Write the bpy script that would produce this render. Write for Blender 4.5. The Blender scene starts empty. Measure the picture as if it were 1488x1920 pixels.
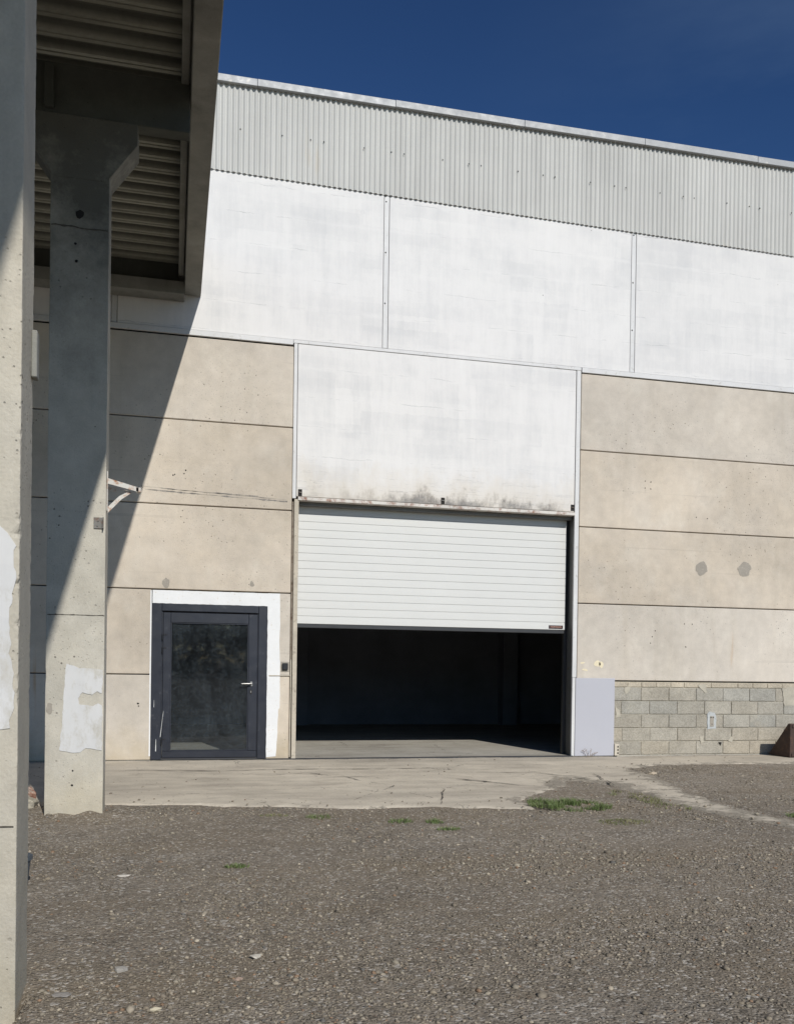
import bpy, bmesh, math, random
import numpy as np
from mathutils import Vector, Matrix, noise as mnoise
from mathutils.geometry import tessellate_polygon

random.seed(7)
rng = np.random.default_rng(11)
scene = bpy.context.scene
C = scene.collection
YW = 13.40          # front face of the warehouse wall

# ------------------------------------------------------------------ materials
class NT:
    """Small helper to write node trees."""
    def __init__(self, name):
        self.m = bpy.data.materials.new(name); self.m.use_nodes = True
        self.t = self.m.node_tree; self.t.nodes.clear()
        self.out = self.n('ShaderNodeOutputMaterial')
        self.geo = self.n('ShaderNodeNewGeometry'); self.P = self.geo.outputs['Position']
    def n(self, k, **kw):
        nd = self.t.nodes.new(k)
        for a, b in kw.items(): setattr(nd, a, b)
        return nd
    def put(self, sock, v):
        if isinstance(v, bpy.types.NodeSocket): self.t.links.new(v, sock)
        elif isinstance(v, (tuple, list)):
            sock.default_value = tuple(v) + ((1,) if len(v) == 3 and len(sock.default_value) == 4 else ())
        elif sock.type == 'RGBA': sock.default_value = (v, v, v, 1)
        else: sock.default_value = v
    def scale(self, s, v=None, off=(0, 0, 0)):
        nd = self.n('ShaderNodeMapping'); self.put(nd.inputs['Vector'], v or self.P)
        nd.inputs['Scale'].default_value = s; nd.inputs['Location'].default_value = off
        return nd.outputs['Vector']
    def noise(self, sc, detail=4, rough=.55, vec=None, dist=0):
        nd = self.n('ShaderNodeTexNoise'); self.put(nd.inputs['Vector'], vec or self.P)
        nd.inputs['Scale'].default_value = sc; nd.inputs['Detail'].default_value = detail
        nd.inputs['Roughness'].default_value = rough; nd.inputs['Distortion'].default_value = dist
        return nd.outputs['Fac']
    def voro(self, sc, out='Distance', vec=None, feature='F1', metric='EUCLIDEAN', rand=1):
        nd = self.n('ShaderNodeTexVoronoi', feature=feature, distance=metric)
        self.put(nd.inputs['Vector'], vec or self.P); nd.inputs['Scale'].default_value = sc
        nd.inputs['Randomness'].default_value = rand
        return nd.outputs[out]
    def ramp(self, fac, a, b, va=0., vb=1.):
        nd = self.n('ShaderNodeMapRange'); self.put(nd.inputs['Value'], fac)
        nd.inputs['From Min'].default_value = a; nd.inputs['From Max'].default_value = b
        nd.inputs['To Min'].default_value = va; nd.inputs['To Max'].default_value = vb
        return nd.outputs['Result']
    def math(self, op, a, b=0., c=None):
        nd = self.n('ShaderNodeMath', operation=op); self.put(nd.inputs[0], a); self.put(nd.inputs[1], b)
        if c is not None: self.put(nd.inputs[2], c)
        return nd.outputs[0]
    def mix(self, fac, a, b, mode='MIX'):
        nd = self.n('ShaderNodeMix', data_type='RGBA', blend_type=mode)
        self.put(nd.inputs[0], fac); self.put(nd.inputs[6], a); self.put(nd.inputs[7], b)
        return nd.outputs[2]
    def mul(self, col, f):
        """colour times a scalar socket"""
        return self.mix(1., col, f, 'MULTIPLY')
    def sep(self, v=None):
        nd = self.n('ShaderNodeSeparateXYZ'); self.put(nd.inputs[0], v or self.P); return nd.outputs
    def rand(self):
        return self.n('ShaderNodeObjectInfo').outputs['Random']
    def attr(self, name):
        return self.n('ShaderNodeAttribute', attribute_name=name).outputs['Color']
    def bump(self, h, strength=.3, dist=.01, normal=None):
        nd = self.n('ShaderNodeBump'); self.put(nd.inputs['Height'], h)
        nd.inputs['Strength'].default_value = strength; nd.inputs['Distance'].default_value = dist
        if normal is not None: self.put(nd.inputs['Normal'], normal)
        return nd.outputs[0]
    def done(self, col, rough=.8, metal=0., normal=None, spec=.3, extra=None):
        p = self.n('ShaderNodeBsdfPrincipled')
        self.put(p.inputs['Base Color'], col); self.put(p.inputs['Roughness'], rough)
        self.put(p.inputs['Metallic'], metal); p.inputs['Specular IOR Level'].default_value = spec
        if normal is not None: self.put(p.inputs['Normal'], normal)
        self.t.links.new(p.outputs[0], self.out.inputs['Surface'])
        return self.m

def m_concrete(name, base, stain=(.30, .22, .13), pits=1., vary=.12, streak=.25, rustamt=.0, low=None, dark=None, dark_zone=None, each_own=False, coarse=.35):
    t = NT(name)
    big = t.noise(.55, 6, .6); med = t.noise(5., 8, .65); fine = t.noise(70., 4, .6)
    v = t.math('ADD', t.ramp(big, .3, .7, 1 - vary, 1 + vary), t.ramp(med, .3, .7, -vary * .6, vary * .6))
    v = t.math('ADD', v, t.ramp(fine, .25, .75, -.07, .07))
    rd = t.rand() if each_own else .42; v = t.math('ADD', v, t.ramp(rd, 0, 1, -.07, .07))
    col = t.mul(base, v)
    # hue drift between warm and grey
    col = t.mix(t.ramp(t.noise(1.3, 4, .6), .4, .75, 0, .35), col, t.mul((base[0] * .9, base[1] * .95, base[2] * 1.05), v))
    rf = t.math('FRACT', t.math('MULTIPLY', rd, 7.31)) if each_own else 0.
    col = t.mix(t.ramp(rf, .5, 1., 0, .6), col, t.mul((base[0] * .88, base[1] * .95, base[2] * 1.06), v))
    cl_ = t.noise(2.3, 6, .7, t.scale((1, 1, .7), off=(3, 6, 2)))
    col = t.mix(t.ramp(cl_, .52, .72, 0, .28), col, t.mul((.62, .58, .50) if base[0] > .4 else base, v))
    # run-off streaks
    s = t.noise(1.6, 5, .6, t.scale((2.2, 2.2, .16)))
    col = t.mix(t.ramp(s, .56, .76, 0, streak), col, t.mul(stain, v))
    if rustamt:
        s2 = t.noise(1.1, 3, .5, t.scale((4.5, 4.5, .35), off=(3, 1, 2)))
        col = t.mix(t.ramp(s2, .70, .78, 0, rustamt), col, (.42, .22, .07))
    # formwork lines
    ln = t.noise(1., 2, .4, t.scale((.25, .25, 24.)))
    col = t.mix(t.math('MULTIPLY', t.ramp(ln, .68, .75, 0, .3), t.ramp(big, .45, .6, 0, 1)), col, t.mul(col, .55))
    d1 = t.voro(11.); d2 = t.voro(31., vec=t.scale((1, 1, 1), off=(4, 2, 1)))
    clus = t.ramp(t.noise(.9, 3, .5, t.scale((1, 1, 1), off=(9, 3, 0))), .42, .62, 0, 1)
    p1 = t.math('MULTIPLY', t.ramp(d1, .06 * pits, .12 * pits, 1, 0), clus)
    p2 = t.math('MULTIPLY', t.ramp(d2, .09 * pits, .18 * pits, 1, 0), clus)
    pit = t.math('MAXIMUM', p1, t.math('MULTIPLY', p2, .6))
    col = t.mix(t.math('MULTIPLY', pit, .8), col, t.mul(col, .22))
    if low:      # soiling at the foot of the wall
        z = t.sep()[2]
        f = t.ramp(t.math('ADD', z, t.ramp(t.noise(3., 5, .6), .3, .7, -.25, .25)), .02, .5, .55, 0)
        col = t.mix(f, col, t.mul(low, v))
    if dark_zone:     # concrete gets darker towards the top
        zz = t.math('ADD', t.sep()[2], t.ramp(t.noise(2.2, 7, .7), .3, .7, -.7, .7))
        col = t.mix(t.ramp(zz, dark_zone[0], dark_zone[1], 0, .84), col, (.055, .056, .046))
    if dark:     # sooty blotches
        col = t.mix(t.ramp(t.noise(1.1, 7, .65, t.scale((1, 1, .6), off=(5, 5, 5))), .45, .75, 0, dark), col, (.07, .068, .06))
    h = t.math('ADD', t.math('MULTIPLY', fine, .35), t.math('MULTIPLY', med, .5))
    h = t.math('SUBTRACT', h, t.math('MULTIPLY', pit, 1.2))
    return t.done(col, .9, 0, t.bump(h, coarse, .012), .2)

def m_white(name, base=(.672, .656, .632), grime=False, worn=None):
    t = NT(name)
    # roller passes: wobbly overlapping rectangles between old board seams
    def passes(wd, ht, warp, off):
        wv = t.n('ShaderNodeVectorMath', operation='MULTIPLY_ADD'); t.put(wv.inputs[0], t.noise(4., 6, .75, t.scale((1, 1, 1), off=off))); wv.inputs[1].default_value = (warp, 0, warp * .6); t.put(wv.inputs[2], t.P)
        sx = t.sep(wv.outputs[0]); cb = t.n('ShaderNodeCombineXYZ'); t.put(cb.inputs[0], sx[0]); t.put(cb.inputs[1], t.math('ADD', sx[2], off[1]))
        br = t.n('ShaderNodeTexBrick', offset=.37, squash=1.); t.put(br.inputs['Vector'], cb.outputs[0]); br.inputs['Scale'].default_value = 1.
        br.inputs['Color1'].default_value = (0, 0, 0, 1); br.inputs['Color2'].default_value = (1, 1, 1, 1); br.inputs['Mortar Size'].default_value = 0.
        br.inputs['Brick Width'].default_value = wd; br.inputs['Row Height'].default_value = ht
        return t.sep(br.outputs['Color'])[0]
    a1 = passes(.9, .43, .16, (0, .1, 0)); b1 = passes(.27, .86, .12, (3, .33, 1)); c1 = passes(1.7, .21, .22, (7, .05, 5))
    st = t.noise(1., 7, .75, t.scale((9., 1, .9)))
    big = t.noise(.6, 5, .6, t.scale((1, 1, 1.6)))
    g = t.math('ADD', t.math('ADD', t.ramp(a1, 0, 1, -.022, .02), t.ramp(b1, 0, 1, -.024, .02)), t.ramp(c1, 0, 1, -.026, .022))
    g = t.math('MULTIPLY', g, t.ramp(big, .38, .62, .15, 1.0))
    g = t.math('ADD', g, t.ramp(st, .3, .7, -.034, .024))
    g = t.math('ADD', g, t.ramp(t.noise(7., 7, .75), .3, .7, -.02, .02))
    g = t.math('ADD', g, t.ramp(big, .3, .7, .02, -.035))
    v = t.math('ADD', g, t.ramp(t.rand(), 0, 1, .97, 1.02))
    col = t.mul(base, v)
    col = t.mix(t.ramp(g, -.13, .0, .36, 0), col, (.45, .465, .485))
    # seams of the old boards showing through
    zw = t.math('ADD', t.sep()[2], t.math('MULTIPLY', t.noise(3., 6, .7, t.scale((.8, 1, .4))), .10))
    fr = t.math('ABSOLUTE', t.math('SUBTRACT', t.math('FRACT', t.math('MULTIPLY', zw, 2.35)), .5))
    lm = t.math('MULTIPLY', t.ramp(fr, 0, .02, .7, 0), t.ramp(t.noise(1.5, 6, .7, t.scale((1, 1, 2.), off=(4, 4, 4))),   .50, .62, 0, 1))
    col = t.mix(lm, col, (.33, .33, .325))
    lb = t.math('MULTIPLY', t.ramp(fr, .0, .09, .5, 0), t.ramp(t.noise(.9, 5, .7, t.scale((1, 1, 2.), off=(1, 0, 8))), .45, .6, 0, 1))
    col = t.mix(lb, col, t.mul(base, 1.06))
    d = t.voro(2.3); sp = t.math('MULTIPLY', t.ramp(d, .022, .034, .8, 0), t.ramp(t.noise(.8), .5, .6, 0, 1))
    col = t.mix(sp, col, (.16, .15, .14))
    if grime:
        z = t.sep()[2]; x = t.sep()[0]
        n = t.noise(2.4, 7, .7, t.scale((1.2, 1, .8)))
        zz = t.math('ADD', z, t.ramp(n, .3, .7, -.22, .22))
        # warm dirty wash along the foot
        col = t.mix(t.ramp(zz, 3.85, 4.35, .55, 0), col, (.56, .49, .385))
        bx = t.math('MULTIPLY', t.ramp(x, 2.6, 3.4, 0, 1), t.ramp(x, 5.2, 6.0, 1, .25))
        sp2 = t.ramp(t.noise(26., 5, .8), .42, .62, 0, 1)
        dark_zone = t.math('MULTIPLY', t.math('MULTIPLY', t.ramp(zz, 3.80, 4.0, 1, 0), t.ramp(x, 2.3, 3.3, .2, 1)), t.ramp(t.noise(1.5, 6, .7, t.scale((2.2, 1, .7))), .36, .62, .12, 1))  # soot along the foot of the lintel panel
        dark_zone = t.math('MULTIPLY', dark_zone, t.math('ADD', t.math('MULTIPLY', sp2, .6), .4))
        col = t.mix(t.math('MULTIPLY', dark_zone, .8), col, t.mix(t.ramp(t.noise(3., 5, .6), .45, .6, 0, .8), (.15, .145, .14), (.24, .185, .13)))
        foot = t.math('MULTIPLY', t.ramp(zz, 3.80, 3.93, .8, 0), t.math('MULTIPLY', t.ramp(x, 2.2, 3.6, .15, 1), t.ramp(t.noise(3.5, 6, .75), .35, .6, .1, 1)))
        col = t.mix(foot, col, (.15, .145, .14))
        cr = t.noise(1., 4, .6, t.scale((.8, 1, 14.)))
        e2 = t.math('MULTIPLY', t.ramp(t.math('ABSOLUTE', t.math('SUBTRACT', cr, .52)), 0, .012, .7, 0), t.ramp(zz, 3.9, 4.6, 1, 0))
        col = t.mix(t.math('MULTIPLY', e2, t.ramp(t.noise(1.2), .45, .6, 0, 1)), col, (.25, .245, .24))
    if worn:
        wn = t.noise(3.2, 8, .75, t.scale((1.6, 1, .8), off=(2, 2, 9)))
        col = t.mix(t.ramp(wn, .50, .64, 0, .9), col, t.mul(worn, t.ramp(t.noise(9., 6, .7), .3, .7, .85, 1.1)))
    h = t.math('ADD', t.math('MULTIPLY', t.noise(60., 4, .6), .3), t.math('MULTIPLY', st, .4))
    h = t.math('SUBTRACT', h, t.math('MULTIPLY', lm, .8))
    return t.done(col, .75, 0, t.bump(h, .2, .008), .3)

def m_paint(name, base, rough=.5, metal=0., worn=None, wornamt=.3, vary=.06, scale=3., bumpy=.05):
    t = NT(name)
    v = t.math('ADD', t.ramp(t.noise(scale, 6, .65), .3, .7, 1 - vary, 1 + vary), t.ramp(t.noise(40, 3), .3, .7, -vary * .4, vary * .4))
    col = t.mul(base, v)
    if worn:
        w = t.ramp(t.noise(scale * 4, 8, .75), .62 - wornamt * .25, .66, 0, 1)
        col = t.mix(w, col, t.mul(worn, v))
    return t.done(col, t.ramp(t.noise(9, 4), .3, .7, rough * .85, min(1, rough * 1.15)), metal, t.bump(t.noise(50, 3), bumpy, .005), .4)

M = {}
M['tan'] = m_concrete('tan_concrete', (.525, .455, .365), each_own=True, vary=.15, streak=.38, stain=(.40, .35, .275), rustamt=.5, low=(.40, .33, .22), pits=1.05)
M['grey_concrete'] = m_concrete('grey_concrete', (.47, .43, .35), stain=(.33, .30, .245), pits=.95, vary=.17, streak=.45, coarse=.7, low=(.42, .37, .27))
M['dark_top_concrete'] = m_concrete('dark_top_concrete', (.47, .435, .36), stain=(.33, .30, .245), pits=.95, vary=.17, streak=.45, coarse=.6, low=(.42, .37, .27), dark_zone=(3.9, 5.9))
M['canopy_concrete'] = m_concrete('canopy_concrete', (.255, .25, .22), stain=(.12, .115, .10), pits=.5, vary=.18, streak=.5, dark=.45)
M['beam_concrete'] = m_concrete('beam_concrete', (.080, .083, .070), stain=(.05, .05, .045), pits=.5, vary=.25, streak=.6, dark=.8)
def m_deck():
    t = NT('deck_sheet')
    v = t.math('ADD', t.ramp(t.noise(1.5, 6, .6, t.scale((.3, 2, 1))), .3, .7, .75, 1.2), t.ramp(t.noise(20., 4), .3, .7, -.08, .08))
    col = t.mix(t.ramp(t.sep()[2], 6.925, 6.96, 0, 1), t.mul((.30, .295, .245), v), t.mul((.135, .134, .112), v))  # rib bottoms lighter, recesses darker: ground bounce and shade put into the colour
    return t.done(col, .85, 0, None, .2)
M['deck'] = m_deck()
M['white'] = m_white('white_masonry_paint')
M['lintel_white'] = m_white('lintel_masonry_paint', grime=True)
M['patch_white'] = m_white('brushed_white_paint', (.585, .58, .565), worn=(.47, .445, .385))
M['bright_white'] = m_paint('fresh_white_paint', (.70, .70, .69), .7, vary=.04, worn=(.55, .5, .42), wornamt=.12, scale=6)
M['trim_white'] = m_paint('white_trim_paint', (.59, .585, .57), .6, worn=(.42, .41, .38), wornamt=.2, vary=.06, scale=2.5)
M['tan_trim'] = m_paint('weathered_jamb', (.46, .41, .33), .85, worn=(.22, .19, .15), wornamt=.3, vary=.12, scale=4, bumpy=.2)
M['scraped'] = m_paint('flaking_lintel_paint', (.60, .57, .52), .7, worn=(.22, .10, .06), wornamt=.55, vary=.12, scale=2.5, bumpy=.2)
M['shutter'] = m_paint('white_steel_slats', (.59, .588, .560), .42, vary=.015, scale=1.5, bumpy=.01)
M['rubber'] = m_paint('black_rubber', (.03, .032, .035), .6)
M['badge'] = m_paint('maroon_badge', (.035, .012, .016), .4)
M['badge_text'] = m_paint('badge_lettering', (.45, .27, .20), .5)
M['steel_grey'] = m_paint('grey_steel', (.16, .16, .155), .55, .3, worn=(.12, .09, .06), wornamt=.2, vary=.12)
M['dark_steel'] = m_paint('dark_steel', (.06, .06, .062), .5, .4, vary=.1)
M['anthracite'] = m_paint('anthracite_paint', (.019, .022, .031), .42, vary=.14, worn=(.045, .048, .056), wornamt=.1, scale=2.2)
M['chrome'] = m_paint('brushed_nickel', (.33, .325, .31), .5, 1.)
M['lavender'] = m_paint('lavender_sheet', (.42, .42, .452), .55, vary=.025, scale=1.2)
M['cap'] = m_paint('galvanised_flashing', (.33, .335, .335), .55, .1, worn=(.48, .46, .42), wornamt=.15, vary=.10, scale=1.4)
M['black'] = m_paint('black_plastic', (.015, .015, .017), .45)
M['hole'] = m_paint('hole_shadow', (.018, .016, .014), .95)
M['grey_plaster'] = m_paint('grey_plaster', (.31, .28, .235), .95, vary=.1, worn=(.36, .32, .26), wornamt=.2, scale=5, bumpy=.3)
M['yellow_paint'] = m_paint('pale_yellow_paint', (.68, .60, .42), .7, vary=.05)
M['corten'] = m_paint('rusted_steel', (.062, .040, .032), .8, .1, worn=(.10, .055, .036), wornamt=.5, vary=.2, scale=3, bumpy=.2)
M['bracket_paint'] = m_paint('chipped_white_steel', (.55, .53, .48), .55, worn=(.30, .12, .04), wornamt=.5, vary=.08, scale=4)
M['bracket_metal'] = m_paint('galvanised_plate', (.17, .165, .15), .5, .5, worn=(.14, .075, .045), wornamt=.5, vary=.15, scale=6)
M['inner'] = m_paint('dim_inner_wall', (.19, .20, .23), .95, vary=.2, scale=1.0)
M['bucket'] = m_paint('blue_grey_plastic', (.07, .085, .10), .45)
M['mortar'] = m_paint('mortar', (.40, .365, .29), .95, vary=.2, scale=6, bumpy=.5, worn=(.07, .062, .05), wornamt=.35)
M['mortar_lump'] = m_paint('mortar_lump', (.42, .385, .31), .95, vary=.15, scale=8, bumpy=.5, worn=(.32, .29, .24), wornamt=.3)
M['brick'] = m_paint('broken_brick', (.26, .13, .09), .95, vary=.25, worn=(.40, .35, .29), wornamt=.6, scale=5, bumpy=.5)
M['crack'] = m_paint('crack_dirt', (.085, .075, .06), 1.)

def m_cladding():
    t = NT('corrugated_sheet')
    s = t.noise(1., 5, .6, t.scale((9., 1, .25)))
    v = t.math('ADD', t.ramp(s, .3, .7, .9, 1.08), t.ramp(t.noise(.8, 4), .3, .7, -.05, .05))
    col = t.mul((.49, .485, .455), v)
    r = t.noise(1., 4, .6, t.scale((3.3, 1, .5), off=(2, 0, 7)))
    col = t.mix(t.ramp(r, .66, .78, 0, .4), col, (.46, .36, .22))
    return t.done(col, .6, .0, t.bump(t.noise(30, 3), .05, .004), .35)
M['cladding'] = m_cladding()

def m_block():
    t = NT('concrete_block')
    c = t.attr('tint')
    g = t.voro(70., 'Color'); g1 = t.sep(g)[0]
    v = t.math('ADD', t.ramp(t.noise(4., 6, .65), .3, .7, .84, 1.12), t.ramp(g1, 0, 1, -.16, .16))
    col = t.mul(c, v)
    col = t.mix(t.ramp(t.noise(2.6, 6, .7, t.scale((1, 1, 1), off=(1, 8, 4))), .6, .74, 0, .6), col, t.mul((.44, .39, .30), v))
    h = t.math('ADD', t.math('MULTIPLY', t.noise(55., 5, .75), .8), t.math('MULTIPLY', g1, .5))
    return t.done(col, .95, 0, t.bump(h, .6, .012), .15)
M['block'] = m_block()

def m_glass():
    t = NT('dusty_door_glass')
    tr = t.n('ShaderNodeBsdfTransparent'); tr.inputs['Color'].default_value = (.62, .65, .66, 1)
    gl = t.n('ShaderNodeBsdfGlossy'); gl.inputs['Roughness'].default_value = .03; gl.inputs['Color'].default_value = (1, 1, 1, 1)
    fr = t.n('ShaderNodeFresnel'); fr.inputs['IOR'].default_value = 1.5
    m1 = t.n('ShaderNodeMixShader'); t.put(m1.inputs[0], fr.outputs[0]); t.t.links.new(tr.outputs[0], m1.inputs[1]); t.t.links.new(gl.outputs[0], m1.inputs[2])
    df = t.n('ShaderNodeBsdfDiffuse'); df.inputs['Color'].default_value = (.30, .36, .40, 1)
    n1 = t.noise(2.1, 7, .7, dist=1.2); n2 = t.noise(1., 6, .7, t.scale((7., 1, 1.4)), dist=.8)
    sw = t.noise(3.2, 5, .65, t.scale((1., 1, 1.8), off=(4, 2, 0)), dist=2.5)
    f = t.math('ADD', t.ramp(n1, .4, .8, .010, .06), t.ramp(n2, .5, .8, 0, .05))
    f = t.math('ADD', f, t.ramp(t.math('ABSOLUTE', t.math('SUBTRACT', sw, .5)), 0, .03, .05, 0))
    z = t.sep()[2]
    f = t.math('ADD', f, t.math('MULTIPLY', t.ramp(z, 1.7, 2.0, 0, .08), n2))
    f = t.math('ADD', f, t.math('MULTIPLY', t.ramp(t.math('ABSOLUTE', t.math('SUBTRACT', z, .6)), .2, .8, .05, 0), n1))
    d = t.voro(14.); f = t.math('ADD', f, t.ramp(d, .03, .06, .25, 0))
    m2 = t.n('ShaderNodeMixShader'); t.put(m2.inputs[0], f); t.t.links.new(m1.outputs[0], m2.inputs[1]); t.t.links.new(df.outputs[0], m2.inputs[2])
    t.t.links.new(m2.outputs[0], t.out.inputs['Surface'])
    return t.m
M['glass'] = m_glass()

def m_gravel():
    t = NT('compacted_gravel')
    v1 = t.voro(55., 'Color'); g1 = t.sep(v1)
    d1 = t.voro(55.)
    v2 = t.voro(120., 'Color', t.scale((1, 1, 1), off=(3, 1, 0))); g2 = t.sep(v2)
    big = t.noise(.45, 5, .6); med = t.noise(2.6, 6, .65)
    br = t.math('ADD', t.ramp(big, .3, .7, .86, 1.12), t.ramp(med, .3, .7, -.14, .14))
    k = t.math('ADD', br, t.ramp(g1[0], 0, 1, -.30, .30))
    k = t.math('ADD', k, t.ramp(g2[0], 0, 1, -.22, .22))
    k = t.math('MAXIMUM', k, .3)
    col = t.mul((.222, .188, .145), t.math('ADD', t.math('MULTIPLY', t.math('SUBTRACT', k, 1.), t.ramp(t.noise(.8, 5, .6, t.scale((.6, 1.6, 1), off=(7, 2, 0))), .42, .62, 1.1, .6)), 1.))
    # tracks packed with brown fines
    col = t.mix(t.ramp(t.noise(.8, 5, .6, t.scale((.6, 1.6, 1), off=(7, 2, 0))), .48, .66, 0, .8), col, t.mul((.205, .166, .118), t.ramp(k, .3, 1.6, .75, 1.25)))
    col = t.mix(t.ramp(t.noise(.55, 6, .65, t.scale((.5, 1.5, 1), off=(1, 5, 0))), .5, .64, 0, .5), col, t.mul((.25, .22, .18), k))
    # pale chips
    chip = t.ramp(g1[1], .90, .92, 0, .65); col = t.mix(chip, col, (.52, .48, .42))
    chip2 = t.ramp(g2[1], .94, .96, 0, .4); col = t.mix(chip2, col, (.52, .49, .44))
    col = t.mix(t.ramp(g1[2], .95, .97, 0, .4), col, (.22, .15, .10))
    h = t.math('ADD', t.math('MULTIPLY', t.ramp(d1, 0, .6, 1, 0), .8), t.math('MULTIPLY', t.noise(110., 4, .7), .6))
    h = t.math('ADD', h, t.math('MULTIPLY', t.noise(14., 5, .6), .8))
    return t.done(col, .95, 0, t.bump(h, .75, .012), .15)
M['gravel'] = m_gravel()

def m_apron(name, base, dirt, wear=False):
    t = NT(name)
    med = t.noise(2.2, 7, .65); fine = t.noise(45., 5, .7); big = t.noise(.5, 4, .6)
    v = t.math('ADD', t.ramp(big, .3, .7, .88, 1.08), t.ramp(med, .3, .7, -.10, .10))
    v = t.math('ADD', v, t.ramp(fine, .3, .7, -.10, .10))
    col = t.mul(base, v)
    s = t.noise(1.2, 6, .65, t.scale((.6, 1.7, 1)))
    col = t.mix(t.ramp(s, .46, .68, 0, dirt), col, t.mul((.26, .225, .185), v))
    # tyre scuffs running across
    sc = t.noise(1., 7, .75, t.scale((1.3, 4.2, 1), off=(0, 3, 0)), dist=.6)
    col = t.mix(t.ramp(sc, .58, .72, 0, .42), col, t.mul((.20, .18, .155), v))
    d = t.voro(9.); sp = t.math('MULTIPLY', t.ramp(d, .05, .12, .85, 0), t.ramp(t.noise(1.1), .36, .5, 0, 1))
    col = t.mix(sp, col, (.09, .08, .068))
    dp = t.noise(3.3, 8, .75, t.scale((.7, 1.3, 1), off=(8, 1, 0))); col = t.mix(t.ramp(dp, .55, .70, 0, .45), col, t.mul((.25, .205, .155), v))
    d2 = t.voro(30.); col = t.mix(t.math('MULTIPLY', t.ramp(d2, .10, .16, .5, 0), t.ramp(t.noise(1.9), .45, .6, 0, 1)), col, (.13, .12, .10))
    cr = t.voro(.8, 'Distance', feature='DISTANCE_TO_EDGE', vec=t.scale((1, 1, 1), off=(.3, .7, 0)))
    nd = t.noise(6., 4, .6); cr = t.math('ADD', cr, t.ramp(nd, .3, .7, -.03, .03))
    ck = t.math('MULTIPLY', t.ramp(t.math('ABSOLUTE', cr), .0, .006, .8, 0), t.ramp(t.noise(.9, 3), .47, .56, 0, 1))
    col = t.mix(ck, col, (.08, .07, .058))
    if wear:
        a = t.sep(t.attr('wear'))[0]
        gn = t.noise(4.5, 8, .75); gg = t.sep(t.voro(70., 'Color'))[0]
        m_ = t.ramp(t.math('ADD', a, t.ramp(gn, .3, .7, -.42, .42)), .42, .62, 0, .92)
        gcol = t.mul((.255, .225, .18), t.math('ADD', t.ramp(gg, 0, 1, .65, 1.3), t.ramp(med, .3, .7, -.15, .15)))
        col = t.mix(m_, col, gcol)
    h = t.math('ADD', t.math('MULTIPLY', fine, .7), t.math('MULTIPLY', med, .6))
    h = t.math('SUBTRACT', h, t.math('MULTIPLY', ck, 1.5))
    return t.done(col, .92, 0, t.bump(h, .5, .01), .2)
M['apron'] = m_apron('sandy_concrete', (.535, .475, .38), .5, True)
M['inside_floor'] = m_apron('dusty_floor', (.43, .40, .34), .5)

def m_stone():
    t = NT('loose_stone')
    c = t.attr('tint')
    v = t.ramp(t.noise(60., 4, .6), .3, .7, .85, 1.15)
    return t.done(t.mul(c, v), .9, 0, t.bump(t.noise(120., 3), .3, .004), .2)
M['stone'] = m_stone()

def m_leaf(name, a, b):
    t = NT(name)
    col = t.mix(t.ramp(t.noise(9., 3), .35, .65, 0, 1), a, b)
    return t.done(col, .6, 0, None, .3)
M['grass'] = m_leaf('green_blades', (.095, .145, .040), (.18, .22, .085))
M['dull_grass'] = m_leaf('dull_blades', (.13, .16, .05), (.22, .20, .09))
M['dry'] = m_leaf('dry_stems', (.20, .13, .09), (.26, .19, .12))

# ------------------------------------------------------------------ object helpers
def link(o):
    C.objects.link(o); return o

def thing(name, label, cat, loc, group=None):
    o = link(bpy.data.objects.new(name, None)); o.location = loc
    o.empty_display_size = .2
    o['label'] = label; o['category'] = cat
    if group: o['group'] = group
    return o

def root_loc(o):
    v = Vector((0, 0, 0))
    while o is not None: v += o.location; o = o.parent
    return v

def finish(name, me, mat, parent=None, smooth=False, label=None):
    """links one mesh whose vertices are in world coordinates"""
    o = link(bpy.data.objects.new(name, me))
    for mm in (mat if isinstance(mat, (list, tuple)) else [mat]): me.materials.append(mm)
    if parent is not None:
        o.parent = parent
        off = root_loc(parent)
        me.transform(Matrix.Translation(-off))
    if smooth:
        for p in me.polygons: p.use_smooth = True
    if label: o['label'] = label
    return o

def tag(o, label, cat, group=None, kind=None):
    o['label'] = label; o['category'] = cat
    if group: o['group'] = group
    if kind: o['kind'] = kind
    return o

def origin_to(o, loc):
    o.data.transform(Matrix.Translation(-Vector(loc))); o.location = loc
    return o

def bx(bm, x0, x1, y0, y1, z0, z1, bev=0.):
    b = bmesh.new()
    vs = [b.verts.new((x, y, z)) for x in (x0, x1) for y in (y0, y1) for z in (z0, z1)]
    for f in ((0, 1, 3, 2), (4, 6, 7, 5), (0, 4, 5, 1), (2, 3, 7, 6), (0, 2, 6, 4), (1, 5, 7, 3)):
        b.faces.new([vs[i] for i in f])
    if bev: bmesh.ops.bevel(b, geom=b.edges[:], offset=bev, segments=1, affect='EDGES')
    tmp = bpy.data.meshes.new('tmp'); b.to_mesh(tmp); b.free(); bm.from_mesh(tmp); bpy.data.meshes.remove(tmp)

def hexa(bm, quad, y0, y1, bev=0.):
    """prism: quad of (x,z) corners in front view, from y0 to y1"""
    b = bmesh.new()
    n = len(quad)
    f = [b.verts.new((x, y0, z)) for x, z in quad]; k = [b.verts.new((x, y1, z)) for x, z in quad]
    b.faces.new(f); b.faces.new(k[::-1])
    for i in range(n): b.faces.new((f[i], k[i], k[(i + 1) % n], f[(i + 1) % n]))
    bmesh.ops.recalc_face_normals(b, faces=b.faces[:])
    if bev: bmesh.ops.bevel(b, geom=b.edges[:], offset=bev, segments=1, affect='EDGES')
    tmp = bpy.data.meshes.new('tmp'); b.to_mesh(tmp); b.free(); bm.from_mesh(tmp); bpy.data.meshes.remove(tmp)

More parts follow.
